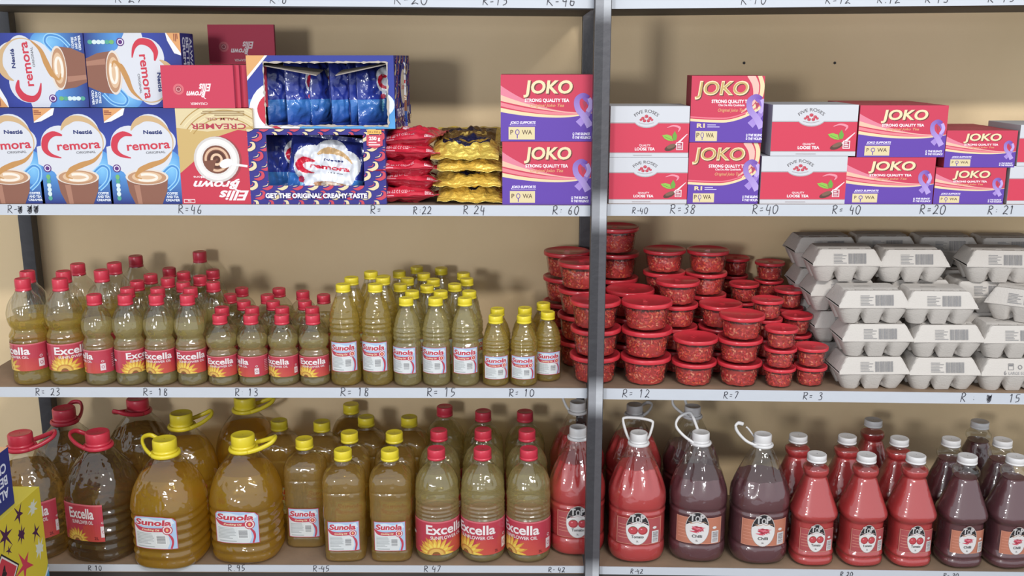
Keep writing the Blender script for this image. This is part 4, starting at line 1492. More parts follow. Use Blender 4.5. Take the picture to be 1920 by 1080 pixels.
K = {
    'xl': dict(R=.0405, H=.240, cr=.0165, ch=.028, P=EXP, cap='plastic_red', oil='oil_mid', fill=.70, fl=18, flz=(.72, .97), lab='exc', lz=(.165, .455)),
    'em': dict(R=.0335, H=.205, cr=.0158, ch=.023, P=EXP, cap='plastic_red', oil='oil_pale', fill=.80, fl=16, flz=(.72, .97), lab='exc', lz=(.165, .455)),
    'es': dict(R=.0335, H=.159, cr=.0158, ch=.021, P=EXP, cap='plastic_red', oil='oil_pale', fill=.78, fl=16, flz=(.80, .97), lab='exc', lz=(.165, .50)),
    'sl': dict(R=.0345, H=.229, cr=.0158, ch=.017, P=SUP, cap='plastic_yellow', oil='oil_mid', fill=.93, fl=0, flz=(0, 0), lab='sun', lz=(.165, .485)),
    'sm': dict(R=.0315, H=.199, cr=.0158, ch=.017, P=SUP, cap='plastic_yellow', oil='oil_pale', fill=.93, fl=0, flz=(0, 0), lab='sun', lz=(.17, .50)),
    'ss': dict(R=.0305, H=.159, cr=.0158, ch=.017, P=SUP, cap='plastic_yellow', oil='oil_mid', fill=.93, fl=0, flz=(0, 0), lab='sun', lz=(.13, .50)),
    's2': dict(R=.0535, H=.265, cr=.0205, ch=.024, P=S2P, cap='plastic_yellow', oil='oil_amber', fill=.86, n=4, fl=34, flz=(.47, .69), fa=.03, lab='sun', lz=(.125, .43)),
    'e2': dict(R=.0520, H=.269, cr=.0205, ch=.025, P=E2P, cap='plastic_red', oil='oil_pale', fill=.88, fl=20, flz=(.74, .93), lab='exc', lz=(.095, .435), ls=.85),
    's5': dict(R=.0850, H=.296, cr=.0270, ch=.032, P=O5P, cap='plastic_yellow', oil='oil_deep', fill=.80, n=2.7, fl=0, flz=(0, 0), lab='sun5', lz=(.22, .52)),
    'e5': dict(R=.0850, H=.300, cr=.0270, ch=.032, P=O5P, cap='plastic_red', oil='oil_dark', fill=.80, n=2.7, fl=14, flz=(.68, .93), lab='exc5', lz=(.22, .56)),
    't5': dict(R=.0700, H=.304, cr=.0200, ch=.024, P=C5P, cap='plastic_white', sauce='tomato', fill=.80, n=2.5, fl=12, flz=(.60, .97), fa=.09, lab='Tomato', lz=(.18, .47)),
    'c5': dict(R=.0700, H=.304, cr=.0200, ch=.024, P=C5P, cap='plastic_white', sauce='chilli', fill=.72, n=2.5, fl=12, flz=(.60, .97), fa=.09, lab='Chilli', lz=(.18, .47)),
    't2': dict(R=.0515, H=.264, cr=.0215, ch=.017, P=C2P, cap='plastic_white', sauce='tomato', fill=.93, n=2.8, fl=0, flz=(0, 0), lab='Tomato', lz=(.155, .44)),
    'c2': dict(R=.0515, H=.264, cr=.0215, ch=.017, P=C2P, cap='plastic_white', sauce='chilli', fill=.86, n=2.8, fl=0, flz=(0, 0), lab='Chilli', lz=(.155, .44)),
}


def surface(k, shrink=0):
    R, Hb, n = k['R'], k['H'] - k['ch'] * .92, k.get('n', 2)
    neck = k['cr'] * .80
    prof = densify(k['P'], 3)
    z0, z1 = k['flz']
    fa = k.get('fa', .055)

    def at(z):
        v = z / Hb
        r = prof[-1][0]
        for a, b in zip(prof, prof[1:]):
            if a[1] <= v <= b[1] and b[1] > a[1]:
                r = a[0] + (b[0] - a[0]) * (v - a[1]) / (b[1] - a[1])
        return rad(r * R, v)

    def rad(r, v):
        m = 0
        if k['fl'] and z0 < v < z1:
            m = fa * math.sin(PI * (v - z0) / (z1 - z0)) ** .7

        def g(t):
            e = n if v < .72 else 2 + (n - 2) * max(0, (1 - v) / .28)
            q = r * (sup(t, e) if e > 2 else 1)
            if k['R'] > .08:
                q *= 1 if n <= 2 else .96
            elif n > 3.5:
                q *= .93
            elif n > 2:
                q *= .96
            if m:
                q *= 1 - m * (.5 + .5 * math.cos(k['fl'] * t))
            return max(q, neck * min(1, max(0, (v - .9) / .08)) if v > .9 else 0) - shrink
        return g
    return prof, at, rad, Hb


def body_mesh(k, shrink=0, top=1.0, seg=None, close=False, zlow=0.0, thr=0):
    prof, at, rad, Hb = surface(k, shrink)
    R = k['R']
    seg = seg or (72 if k['fl'] or k['R'] > .045 else 48)
    bm = new_bm()
    rings = []
    pr_ = [q for q in prof if thr <= q[1] <= top]
    if close:
        i = len(pr_)
        if i < len(prof) and pr_[-1][1] < top:
            a, b = prof[i - 1], prof[i]
            tt = (top - a[1]) / (b[1] - a[1])
            pr_.append((a[0] + (b[0] - a[0]) * tt, top))
    for r, v in pr_:
        if r < .02:
            continue
        g = rad(r * R, v)
        zz_ = v * Hb + (zlow if v < .1 else 0)
        rings.append([bm.verts.new((g(t) * math.sin(t), -g(t) * math.cos(t), zz_)) for t in [2 * PI * i / seg for i in range(seg)]])
    for A, B in zip(rings, rings[1:]):
        for i in range(seg):
            f = bm.faces.new((A[i], A[(i + 1) % seg], B[(i + 1) % seg], B[i]))
            f.smooth = True
    if thr == 0:
        c = bm.verts.new((0, 0, rings[0][0].co.z + .001))
        for i in range(seg):
            bm.faces.new((rings[0][(i + 1) % seg], rings[0][i], c)).smooth = True
    if close:
        c = bm.verts.new((0, 0, rings[-1][0].co.z))
        for i in range(seg):
            bm.faces.new((rings[-1][i], rings[-1][(i + 1) % seg], c))
    return bm


def cap_mesh(r, h, z, ribs=36, brim=False, dome=.0):
    bm = new_bm()
    seg = ribs * 2
    prof = [(r * .93, 0, 0), (r * 1.04, 0, 0), (r * 1.04, h * .16, 0), (r * .985, h * .19, 0), (r * .985, h * .24, 0), (r, h * .28, 1), (r, h * .9, 1), (r * .96, h * .98, 0), (r * .90, h, 0), (r * .86, h * .985, 0), (.001, h * .985 + dome, 0)]
    rings = []
    for q, zz_, rb_ in prof:
        rings.append([bm.verts.new(((q + (.0004 if rb_ and i % 2 else 0)) * math.cos(2 * PI * i / seg), (q + (.0004 if rb_ and i % 2 else 0)) * math.sin(2 * PI * i / seg), z + zz_)) for i in range(seg)])
    for A, B in zip(rings, rings[1:]):
        for i in range(seg):
            f = bm.faces.new((A[i], A[(i + 1) % seg], B[(i + 1) % seg], B[i]))
            f.smooth = True
    bm.faces.new(rings[0][::-1])
    return bm


def handle_mesh(kind, z, r):
    """collar round the neck and a carrying loop standing out to +x (oil) or rising behind the cap (sauce)"""
    bm = new_bm()
    ring = [(math.cos(a) * r * 1.13, math.sin(a) * r * 1.13, z) for a in [2 * PI * i / 28 for i in range(28)]]
    tube(bm, ring, r * .16, 8, True, 1.3)
    if kind == 'oil':
        pts = [(r * .5, -r * 1.05, z), (r * 1.5, -r * .95, z + r * .25), (r * 2.4, -r * .66, z + r * .6), (r * 2.75, -r * .3, z + r * .85), (r * 2.75, r * .3, z + r * .85), (r * 2.4, r * .66, z + r * .6),
               (r * 1.5, r * .95, z + r * .25), (r * .5, r * 1.05, z)]
        tube(bm, smooth_pts(pts, 5), r * .14, 8, False, 1.5)
    elif kind == 'loop':
        pts = [(-r * .9, r * .5, z), (-r * 1.35, r * .8, z + r * .8), (-r * 1.75, r * 1.2, z + r * 2.2), (-r * 1.5, r * 1.3, z + r * 2.6), (0, r * 1.35, z + r * 2.55), (r * 1.5, r * 1.3, z + r * 2.25), (r * 1.75, r * 1.2, z + r * 1.8),
               (r * 1.35, r * .8, z + r * .6), (r * .9, r * .5, z)]
        tube(bm, smooth_pts(pts, 5), r * .15, 8, False, 1.2)
    elif kind == 'tilted':
        pts = [(-r * .8, -r * .6, z + r * .1), (-r * 2.0, -r * .4, z + r * .9), (-r * 2.9, 0, z + r * 1.9), (-r * 2.6, r * .4, z + r * 2.8), (-r * 1.7, r * .7, z + r * 3.3), (-r * 1.1, r * .9, z + r * 3.1), (-r * .3, r * 1.0, z + r * 1.2), (r * .1, r * 1.1, z + r * .1)]
        tube(bm, smooth_pts(pts, 5), r * .15, 8, False, 1.2)
    else:
        pts = [(-r * .8, -r * .6, z + r * .05), (-r * 1.9, -r * .2, z + r * .45), (-r * 2.8, r * .1, z + r * 1.3), (-r * 3.2, r * .2, z + r * 2.1), (-r * 2.9, r * .3, z + r * 2.5), (-r * 2.3, r * .4, z + r * 2.35)]
        tube(bm, smooth_pts(pts, 5), [r * .15] * 20 + [r * .2] * 6, 8, False, 1.2)
        pts = [(-r * .4, r * .9, z + r * .1), (-r * 1.0, r * .8, z + r * .9), (-r * 1.6, r * .6, z + r * 1.7), (-r * 1.9, r * .5, z + r * 1.95)]
        tube(bm, smooth_pts(pts, 4), r * .09, 8, False, 1.2)
    for f in bm.faces:
        f.smooth = True
    return bm


def make_bottle(key, hk=None):
    k = K[key]
    sauce = 'sauce' in k
    root = thing('sauce_bottle' if sauce else 'oil_bottle')
    _, at, rad, Hb = surface(k)
    obj('bottle_body', body_mesh(k), 'shell', root)
    if sauce:
        obj('sauce', body_mesh(k, .0012, k['fill'], close=True, zlow=.0015), k['sauce'], root, smooth=None)
    else:
        obj('oil', body_mesh(k, .0012, k['fill'], close=True, zlow=.0015), k['oil'], root)
    big = k['R'] > .08 or key in ('t5', 'c5')
    obj('cap', cap_mesh(k['cr'], k['ch'], k['H'] - k['ch'], 30 if big else 24), k['cap'], root)
    if big:
        obj('carry_handle', handle_mesh(hk or 'oil', k['H'] - k['ch'] - k['cr'] * .12, k['cr']), k['cap'], root)
    z0, z1 = [q * Hb for q in k['lz']]
    zc, h = (z0 + z1) / 2, z1 - z0
    R = k['R']
    if k['lab'] == 'exc':
        circ = 2 * PI * R * .985
        b = art_excella(circ, h, k.get('ls', .95)).bake(clip=(-circ / 2, circ / 2, -h / 2, h / 2), dx=.0045)
        rr = R * .985
    elif k['lab'] == 'exc5':
        w_ = .104
        b = art_excella(w_ * 1.02, h, .52).bake(clip=(-w_ / 2, w_ / 2, -h / 2, h / 2), dx=.006, dy=h / 12)
        rr = R
    elif k['lab'] == 'sun5':
        w_ = .104
        b = art_sun_label(w_, h, True).bake(dx=.006, dy=h / 12)
        rr = R
    elif k['lab'] == 'sun':
        w_ = {'s2': .075, 'sl': .064, 'sm': .060, 'ss': .058}[key]
        b = art_sun_label(w_, h).bake(dx=.0045, dy=h / 3)
        rr = R
    else:
        w_ = .110 if key[1] == '5' else .084
        b = art_sauce_label(w_, h, k['lab']).bake(dx=.0045, dy=h / 5)
        rr = R
    bm = new_bm()
    cache = {}
    gs_ = [at(z0 + (z1 - z0) * q / 12) for q in range(13)]

    def wrap(x, y, o):
        t = x / rr
        z = zc + y
        kt = round(t, 5)
        if kt not in cache:
            cache[kt] = max(g_(t) for g_ in gs_)
        r_ = cache[kt] + o + .0003
        return (r_ * math.sin(t), -r_ * math.cos(t), z)
    emit(bm, b, wrap, 0, .0002)
    obj('label', bm, 'film', root)
    return root


CAPB = []                       # (key, x, y, shelf, root)
_proto = {}


def bottle(key, px, py, sh, rz=0, label='', group=None, hk=None, hrz=None, dz=None):
    pk = (key, hk)
    if pk not in _proto:
        r = _proto[pk] = make_bottle(key, hk)
        first = True
    else:
        r = dup(_proto[pk])
    k = K[key]
    q = atZ(px, py + 2, zs(sh, atY(px, py, .1).x) + k['H'])
    R = k['R'] * (1.02 if k.get('n', 2) > 2 else 1.03)
    CAPB.append([r, q.x, q.y, R, sh, rz])
    if hrz is not None:
        for c in r.children:
            if c.name.startswith('carry_handle'):
                c.rotation_euler = (0, 0, hrz)
    tag(r, label, 'bottle', group)
    return r

ORD = ['leftmost', 'second from left', 'third from left', 'fourth from left', 'fifth from left']
ROWN = ['front row', 'second row', 'third row', 'fourth row', 'fifth row', 'sixth row', 'rearmost row']


def rows(key, sh, desc, group, table):
    for ri, (rn, items) in enumerate(table):
        for i, it in enumerate(items):
            px, py = it[:2]
            rz = it[2] if len(it) > 2 else 0
            ex = it[3] if len(it) > 3 else ''
            kw = it[4] if len(it) > 4 else {}
            if len(items) == 1:
                lb = '%s, %s' % (desc, rn)
            elif i == len(items) - 1:
                lb = '%s, %s, rightmost' % (desc, rn)
            else:
                lb = '%s, %s, %s' % (desc, rn, ORD[i])
            if ex:
                lb += ', ' + ex
            bottle(kw.get('key', key), px, py, sh, rz, lb, group, kw.get('hk'), kw.get('hrz'))


rows('xl', 'C', 'tall red-capped oil bottle', 'tall red-capped oil bottles on the middle shelf',
     [('front row', [(52, 527, -.55, 'red label cut off left'), (120, 528, .75, 'yellow flower showing')]),
      ('second row', [(60, 515, 1), (118, 519, -1), (171, 519, 2)]),
      ('third row', [(135, 507, -2), (197, 507, .4)]),
      ('rearmost row in the shade', [(247, 494, 1), (278, 497, 0)])])
rows('em', 'C', 'medium red-capped oil bottle', 'medium red-capped oil bottles on the middle shelf',
     [('front row', [(177, 555, -1.05, 'jug symbol showing'), (233, 555, 1.15, 'bar code at its left'), (293, 555, .05), (353, 555, .25)]),
      ('second row', [(218, 543, 1), (271, 544, -1), (327, 538, 2), (364, 544, 0)]),
      ('third row', [(235, 531, 1), (292, 531, 0), (354, 528, .6), (393, 532, 2)]),
      ('fourth row', [(273, 521, 0), (322, 521, 1), (380, 515, 2)]),
      ('rearmost, only its cap peeking out', [(309, 511, 0)])])
rows('es', 'C', 'small red-capped oil bottle', 'small red-capped oil bottles on the middle shelf',
     [('front row', [(408, 593, .1), (464, 593, -.95, 'lettering turned left'), (522, 593, -.35), (571, 593, .05, 'beside the yellow-capped bottles')]),
      ('second row', [(415, 580, 1), (466, 578, -1), (517, 577, 2), (571, 578, 0)]),
      ('third row', [(444, 567, 1), (501, 567, 0), (572, 566, .6)]),
      ('fourth row', [(414, 552, 0), (501, 554, 1), (599, 555, 2)]),
      ('rearmost row', [(436, 543, 0), (517, 543, 0), (568, 544, 0)])])
rows('sl', 'C', 'tall yellow-capped oil bottle', 'tall yellow-capped oil bottles on the middle shelf',
     [('front row', [(624, 535, .05), (685, 535, -.12)]), ('second row', [(678, 521, 1), (701, 529, -1)]), ('rearmost', [(698, 511, 0)])])
rows('sm', 'C', 'medium yellow-capped oil bottle', 'medium yellow-capped oil bottles on the middle shelf',
     [('front row', [(742, 561, -.25), (801, 561, -.15), (857, 561, .05)]), ('second row', [(737, 541, 0), (774, 549, 1), (825, 549, 0), (875, 549, .7, 'label half visible')]),
      ('third row', [(751, 532, 1), (791, 538, 0), (837, 532, .6)]), ('fourth row', [(737, 521, 0), (795, 524, 1), (869, 524, 2)]),
      ('fifth row', [(745, 513, 0), (790, 511, 0), (869, 511, 0)]), ('rearmost row', [(782, 498, 0), (827, 500, 0)])])
rows('ss', 'C', 'small yellow-capped oil bottle', 'small yellow-capped oil bottles beside the snack tubs',
     [('front row', [(930, 594, .08), (982, 595, -.1), (1024, 582, .1, 'set slightly back')]), ('second row', [(926, 579, 0), (977, 577, 0), (1017, 567, 0)])])
rows('s2', 'D', 'squarish yellow-capped oil bottle', 'squarish yellow-capped oil bottles on the bottom shelf',
     [('front row', [(644, 847, .06), (731, 845, .02)]), ('second row', [(576, 817, .0, 'label fully visible'), (655, 817, .1), (733, 820, .1)]),
      ('third row', [(595, 794, 0), (675, 787, 0), (752, 789, 0)]), ('rearmost row', [(528, 776, 0), (683, 762, 0)])])
rows('e2', 'D', 'round two litre red-capped oil bottle', 'round red-capped oil bottles on the bottom shelf',
     [('front row', [(816, 844, .50, 'large sunflower showing'), (900, 844, -.33), (989, 844, -.45)]), ('second row', [(823, 804, 1), (901, 803, 0), (983, 804, 2)]), ('rearmost row', [(827, 769, 0), (902, 768, 1), (979, 769, 0)])])
g5 = 'five litre oil jugs on the bottom shelf'
bottle('e5', 41, 809, 'D', .6, 'large red-capped oil jug at far left behind the yellow starred carton', g5, 'oil', -.1)
bottle('e5', 189, 805, 'D', -.25, 'large dark oil jug with red handle pointing left and red label', g5, 'oil', PI - .1)
bottle('e5', 79, 792, 'D', 1.2, 'dim large red-capped oil jug behind the far left jug', g5, 'oil', .4)
bottle('e5', 241, 765, 'D', 1.2, 'dim large red-capped oil jug in shade behind the red-handled jug', g5, 'oil', PI)
bottle('s5', 304, 825, 'D', -.12, 'large golden oil jug with yellow handle pointing left, front, at the shelf edge', g5, 'oil', 2.6)
bottle('s5', 455, 812, 'D', -.05, 'large golden oil jug with yellow handle sticking out to the right, front', g5, 'oil', .15)
bottle('s5', 356, 784, 'D', .3, 'large golden oil jug behind the two front golden jugs', g5, 'oil', .25)
bottle('s5', 410, 741, 'D', .3, 'rearmost large golden oil jug, its cap close under the shelf', g5, 'oil', 0)
gs = 'large sauce jugs on the bottom shelf'
bottle('t5', 1084, 798, 'D', .05, 'large tomato sauce jug half hidden by the centre post, front', gs, 'oil', .1)
bottle('t5', 1200, 815, 'D', 0, 'large tomato sauce jug with white loop handle upright, right of the post', gs, 'loop', 0)
bottle('t5', 1084, 751, 'D', .4, 'rear large tomato sauce jug behind the one at the post', gs, 'loop', 0)
bottle('t5', 1190, 756, 'D', .4, 'rear large tomato sauce jug right of the post', gs, 'oil', .3)
bottle('c5', 1319, 808, 'D', -.1, 'large dark chilli sauce jug with white handle loop leaning left', gs, 'tilted', 0)
bottle('c5', 1433, 814, 'D', .02, 'large dark chilli sauce jug with a snapped white handle', gs, 'snapped', 0)
bottle('c5', 1299, 759, 'D', .4, 'rear large dark chilli sauce jug, white cap near the shelf above', gs, 'tilted', 0)
rows('t2', 'D', 'red tomato sauce bottle with flat white cap', 'tomato sauce bottles with flat white caps',
     [('front row', [(1532, 850, .02), (1629, 854, .1), (1724, 857, .05)]), ('second row', [(1497, 813, 0), (1589, 815, 0), (1688, 820, 0)]), ('rearmost', [(1638, 784, 0)])])
rows('c2', 'D', 'dark chilli sauce bottle with flat white cap', 'chilli sauce bottles with flat white caps',
     [('front row', [(1822, 859, .06), (1915, 861, .1)]), ('second row', [(1786, 822, 0), (1881, 822, 0)]), ('rearmost', [(1838, 787, 0)])])

# ------------------------------------------------------------------ snack tubs
TS = {'L': (.0575, .0630), 'M': (.0510, .0540), 'S': (.0370, .0450)}


def make_tub(sz):
    R, H = TS[sz]
    root = thing('snack_tub')
    seg = 48

    def lathe(prof):
        bm = new_bm()
        rr = [[bm.verts.new((r * math.cos(2 * PI * i / seg), r * math.sin(2 * PI * i / seg), z)) for i in range(seg)] for r, z in prof]
        for A, B in zip(rr, rr[1:]):
            for i in range(seg):
                bm.faces.new((A[i], A[(i + 1) % seg], B[(i + 1) % seg], B[i])).smooth = True
        return bm, rr
    bm, rr = lathe([(R * .05, .0015), (R * .70, .001), (R * .77, .003), (R * .80, .008), (R * .90, H * .80), (R * .90, H * .84), (R * .95, H * .86), (R * .95, H * .93)])
    obj('tub_body', bm, 'tub', root)
    bm, rr = lathe([(R * .93, H * .84), (R * .99, H * .84), (R, H * .86), (R, H * .965), (R * .985, H * .995), (R * .93, H * 1.0), (R * .90, H * .965), (R * .05, H * .962)])
    bm.faces.new(rr[-1])
    bm.faces.new(rr[0][::-1])
    if sz != 'x':
        a = R * .12
        for x0, x1, y0, y1 in ((-a, a, -.0006, .0006), (-a, a, a * 1.2, a * 1.2 + .0012), (-a, -a + .0012, 0, a * 1.2), (a - .0012, a, 0, a * 1.2)):
            box(bm, x0, x1, y0, y1, H * .962, H * .962 + .0006)
    obj('lid', bm, 'lid', root)
    # filling: a dark core with hundreds of crisp curled flakes
    bm = new_bm()
    rnd = random.Random(ord(sz))
    top = H * .70
    rings = []
    for k_ in range(7):
        z = .003 + (top - .003) * k_ / 6
        r0 = R * (.79 + .085 * z / (H * .8)) - .0045
        rings.append([bm.verts.new(((r0 + rnd.uniform(-.001, .0005)) * math.cos(2 * PI * i / 30), (r0 + rnd.uniform(-.001, .0005)) * math.sin(2 * PI * i / 30), z + rnd.uniform(-.001, .001))) for i in range(30)])
    cf = []
    for A, B in zip(rings, rings[1:]):
        for i in range(30):
            cf.append(bm.faces.new((A[i], A[(i + 1) % 30], B[(i + 1) % 30], B[i])))
    cf.append(bm.faces.new(rings[-1]))
    paint(bm, cf, 'b83430')
    n = {'L': 430, 'M': 340, 'S': 210}[sz]
    cs = ('d8442e', 'c4303a', 'e2603a', 'b82638', 'd84a4a', 'e07a4c', 'a82434', 'd23a34', 'e69a7a')
    for i in range(n):
        onside = rnd.random() < .86
        t = rnd.uniform(0, 2 * PI)
        if onside:
            z = rnd.uniform(.0065, top)
            rr_ = R * (.79 + .085 * z / (H * .8)) - rnd.uniform(.0022, .0042) - (.003 if z < .009 else 0)
        else:
            z = top + rnd.uniform(0, .005)
            rr_ = R * .82 * math.sqrt(rnd.random())
        c = Vector((rr_ * math.cos(t), rr_ * math.sin(t), z))
        L_ = rnd.uniform(.005, .0115)
        W_ = rnd.uniform(.0022, .0042)
        rot = (Matrix.Rotation(t, 3, 'Z') @ Matrix.Rotation(rnd.uniform(-.5, .5), 3, 'Y') @ Matrix.Rotation(rnd.uniform(0, PI), 3, 'X')) if onside else Matrix.Rotation(rnd.uniform(0, 6), 3, 'Z') @ Matrix.Rotation(PI / 2 + rnd.uniform(-.6, .6), 3, 'Y')
        cur = rnd.uniform(.0005, .0018)
        q = []
        for a in (-1, -.33, .33, 1):
            for b in (-1, 1):
                q.append(bm.verts.new(c + rot @ Vector((-cur * 1.6 * a * a + (.0004 if b > 0 else 0), L_ * a / 2 + (0), W_ * b / 2))))
        fs = [bm.faces.new((q[2 * j], q[2 * j + 2], q[2 * j + 3], q[2 * j + 1])) for j in range(3)]
        paint(bm, fs, rnd.choice(cs))
    o = obj('snack_filling', bm, 'snack', root)
    o['kind'] = 'stuff'
    o['label'] = 'orange and red curled snack flakes'
    return root


_tub = {}
TUBS = []


def tubs(sz, px, py, n, desc, rzs=0):
    R, H = TS[sz]
    base = zs('C', atY(px, py, .1).x)
    q = atZ(px, py, base + n * H)
    e = [None, q.x, q.y, R, 'C', 0, sz, n, desc]
    TUBS.append(e)
    CAPB.append(e)


SD = {'L': 'large', 'M': 'medium', 'S': 'small'}
tubs('L', 1218, 572, 3, 'the front stack just right of the centre post')
tubs('L', 1122, 570, 3, 'the front stack behind the centre post')
tubs('L', 1192, 543, 3, 'the second-row stack right of the post')
tubs('L', 1155, 424, 5, 'the tallest rear stack at the post')
tubs('L', 1062, 470, 4, 'the rearmost stack left of the post')
tubs('L', 1100, 489, 4, 'the tall stack half hidden by the post')
tubs('M', 1310, 640, 2, 'the low front stack of two')
tubs('M', 1398, 597, 3, 'the front stack of three medium tubs')
tubs('M', 1278, 532, 4, 'the second-row stack with a bright lid')
tubs('M', 1352, 570, 3, 'the stack behind the low front two')
tubs('M', 1248, 473, 5, 'the left one of two tall rear stacks')
tubs('M', 1320, 468, 5, 'the right one of two tall rear stacks')
tubs('S', 1466, 614, 3, 'the front stack of three small tubs')
tubs('S', 1520, 648, 2, 'the front stack of two beside the egg cartons')
tubs('S', 1394, 530, 4, 'the left one of three middle small stacks')
tubs('S', 1440, 560, 4, 'the middle one of three middle small stacks')
tubs('S', 1484, 544, 4, 'the right one of three middle small stacks')
tubs('S', 1492, 588, 3, 'the second-row stack beside the egg cartons')
tubs('S', 1377, 481, 5, 'the rear stack right of the tall medium ones')
tubs('S', 1444, 490, 5, 'the rear stack nearest the egg cartons')

# ------------------------------------------------------------------ keep round things from standing inside each other
WALL = .425
for it in range(400):
    for i, a in enumerate(CAPB):
        for b in CAPB[i + 1:]:
            if a[4] != b[4]:
                continue
            dx_, dy_ = b[1] - a[1], b[2] - a[2]
            d = math.hypot(dx_, dy_) or 1e-5
            m = a[3] + b[3] + .0006 - d
            if m > 0:
                wa, wb = (.25, .75) if b[2] > a[2] + .01 else (.75, .25) if a[2] > b[2] + .01 else (.5, .5)
                kx_ = .35 if abs(dy_) > .25 * (a[3] + b[3]) else 1
                a[1] -= dx_ / d * m * wa * kx_
                a[2] -= dy_ / d * m * wa
                b[1] += dx_ / d * m * wb * kx_
                b[2] += dy_ / d * m * wb
    for a in CAPB:
        r = a[3]
        lo = r + .004 - (.046 if a[0] is not None and 'pointing left, front' in a[0]['label'] else .022 if r > .08 else 0)
        a[2] = max(lo, min(WALL - r, a[2]))
        if a[4] == 'C' and len(a) > 6:
            a[1] = min(a[1], atY(1556, 700, a[2]).x - r * .8)
        # the rear centre post
        for yc_ in (.401, -.012):
            ddx, ddy = a[1] - PX, a[2] - yc_
            d = math.hypot(ddx, ddy)
            if d < r + .021:
                a[1] += ddx / d * (r + .0215 - d)
                a[2] += ddy / d * (r + .0215 - d)
for e in CAPB:
    if e[0] is not None:
        e[0].location = (e[1], e[2], zs(e[4], e[1]) + .0004)
        e[0].rotation_euler = (0, 0, e[5])
LV_N = {1: ('the only',), 2: ('lower', 'upper'), 3: ('bottom', 'middle', 'top'), 4: ('bottom', 'second', 'third', 'top'), 5: ('bottom', 'second', 'third', 'fourth', 'top')}
rt = random.Random(3)
for e in TUBS:
    sz, n, desc = e[6:9]
    R, H = TS[sz]
    for k_ in range(n):
        if sz not in _tub:
            o = _tub[sz] = make_tub(sz)
        else:
            o = dup(_tub[sz])
        j = .0015 if k_ else 0
        put(o, (e[1] + rt.uniform(-j, j), e[2] + rt.uniform(-j, j), zs('C', e[1]) + .0004 + k_ * (H + .0002)), rt.uniform(0, 6.2),
            '%s red-lidded snack tub, %s of %s' % (SD[sz], LV_N[n][k_], desc), 'tub', SD[sz] + ' red-lidded snack tubs')


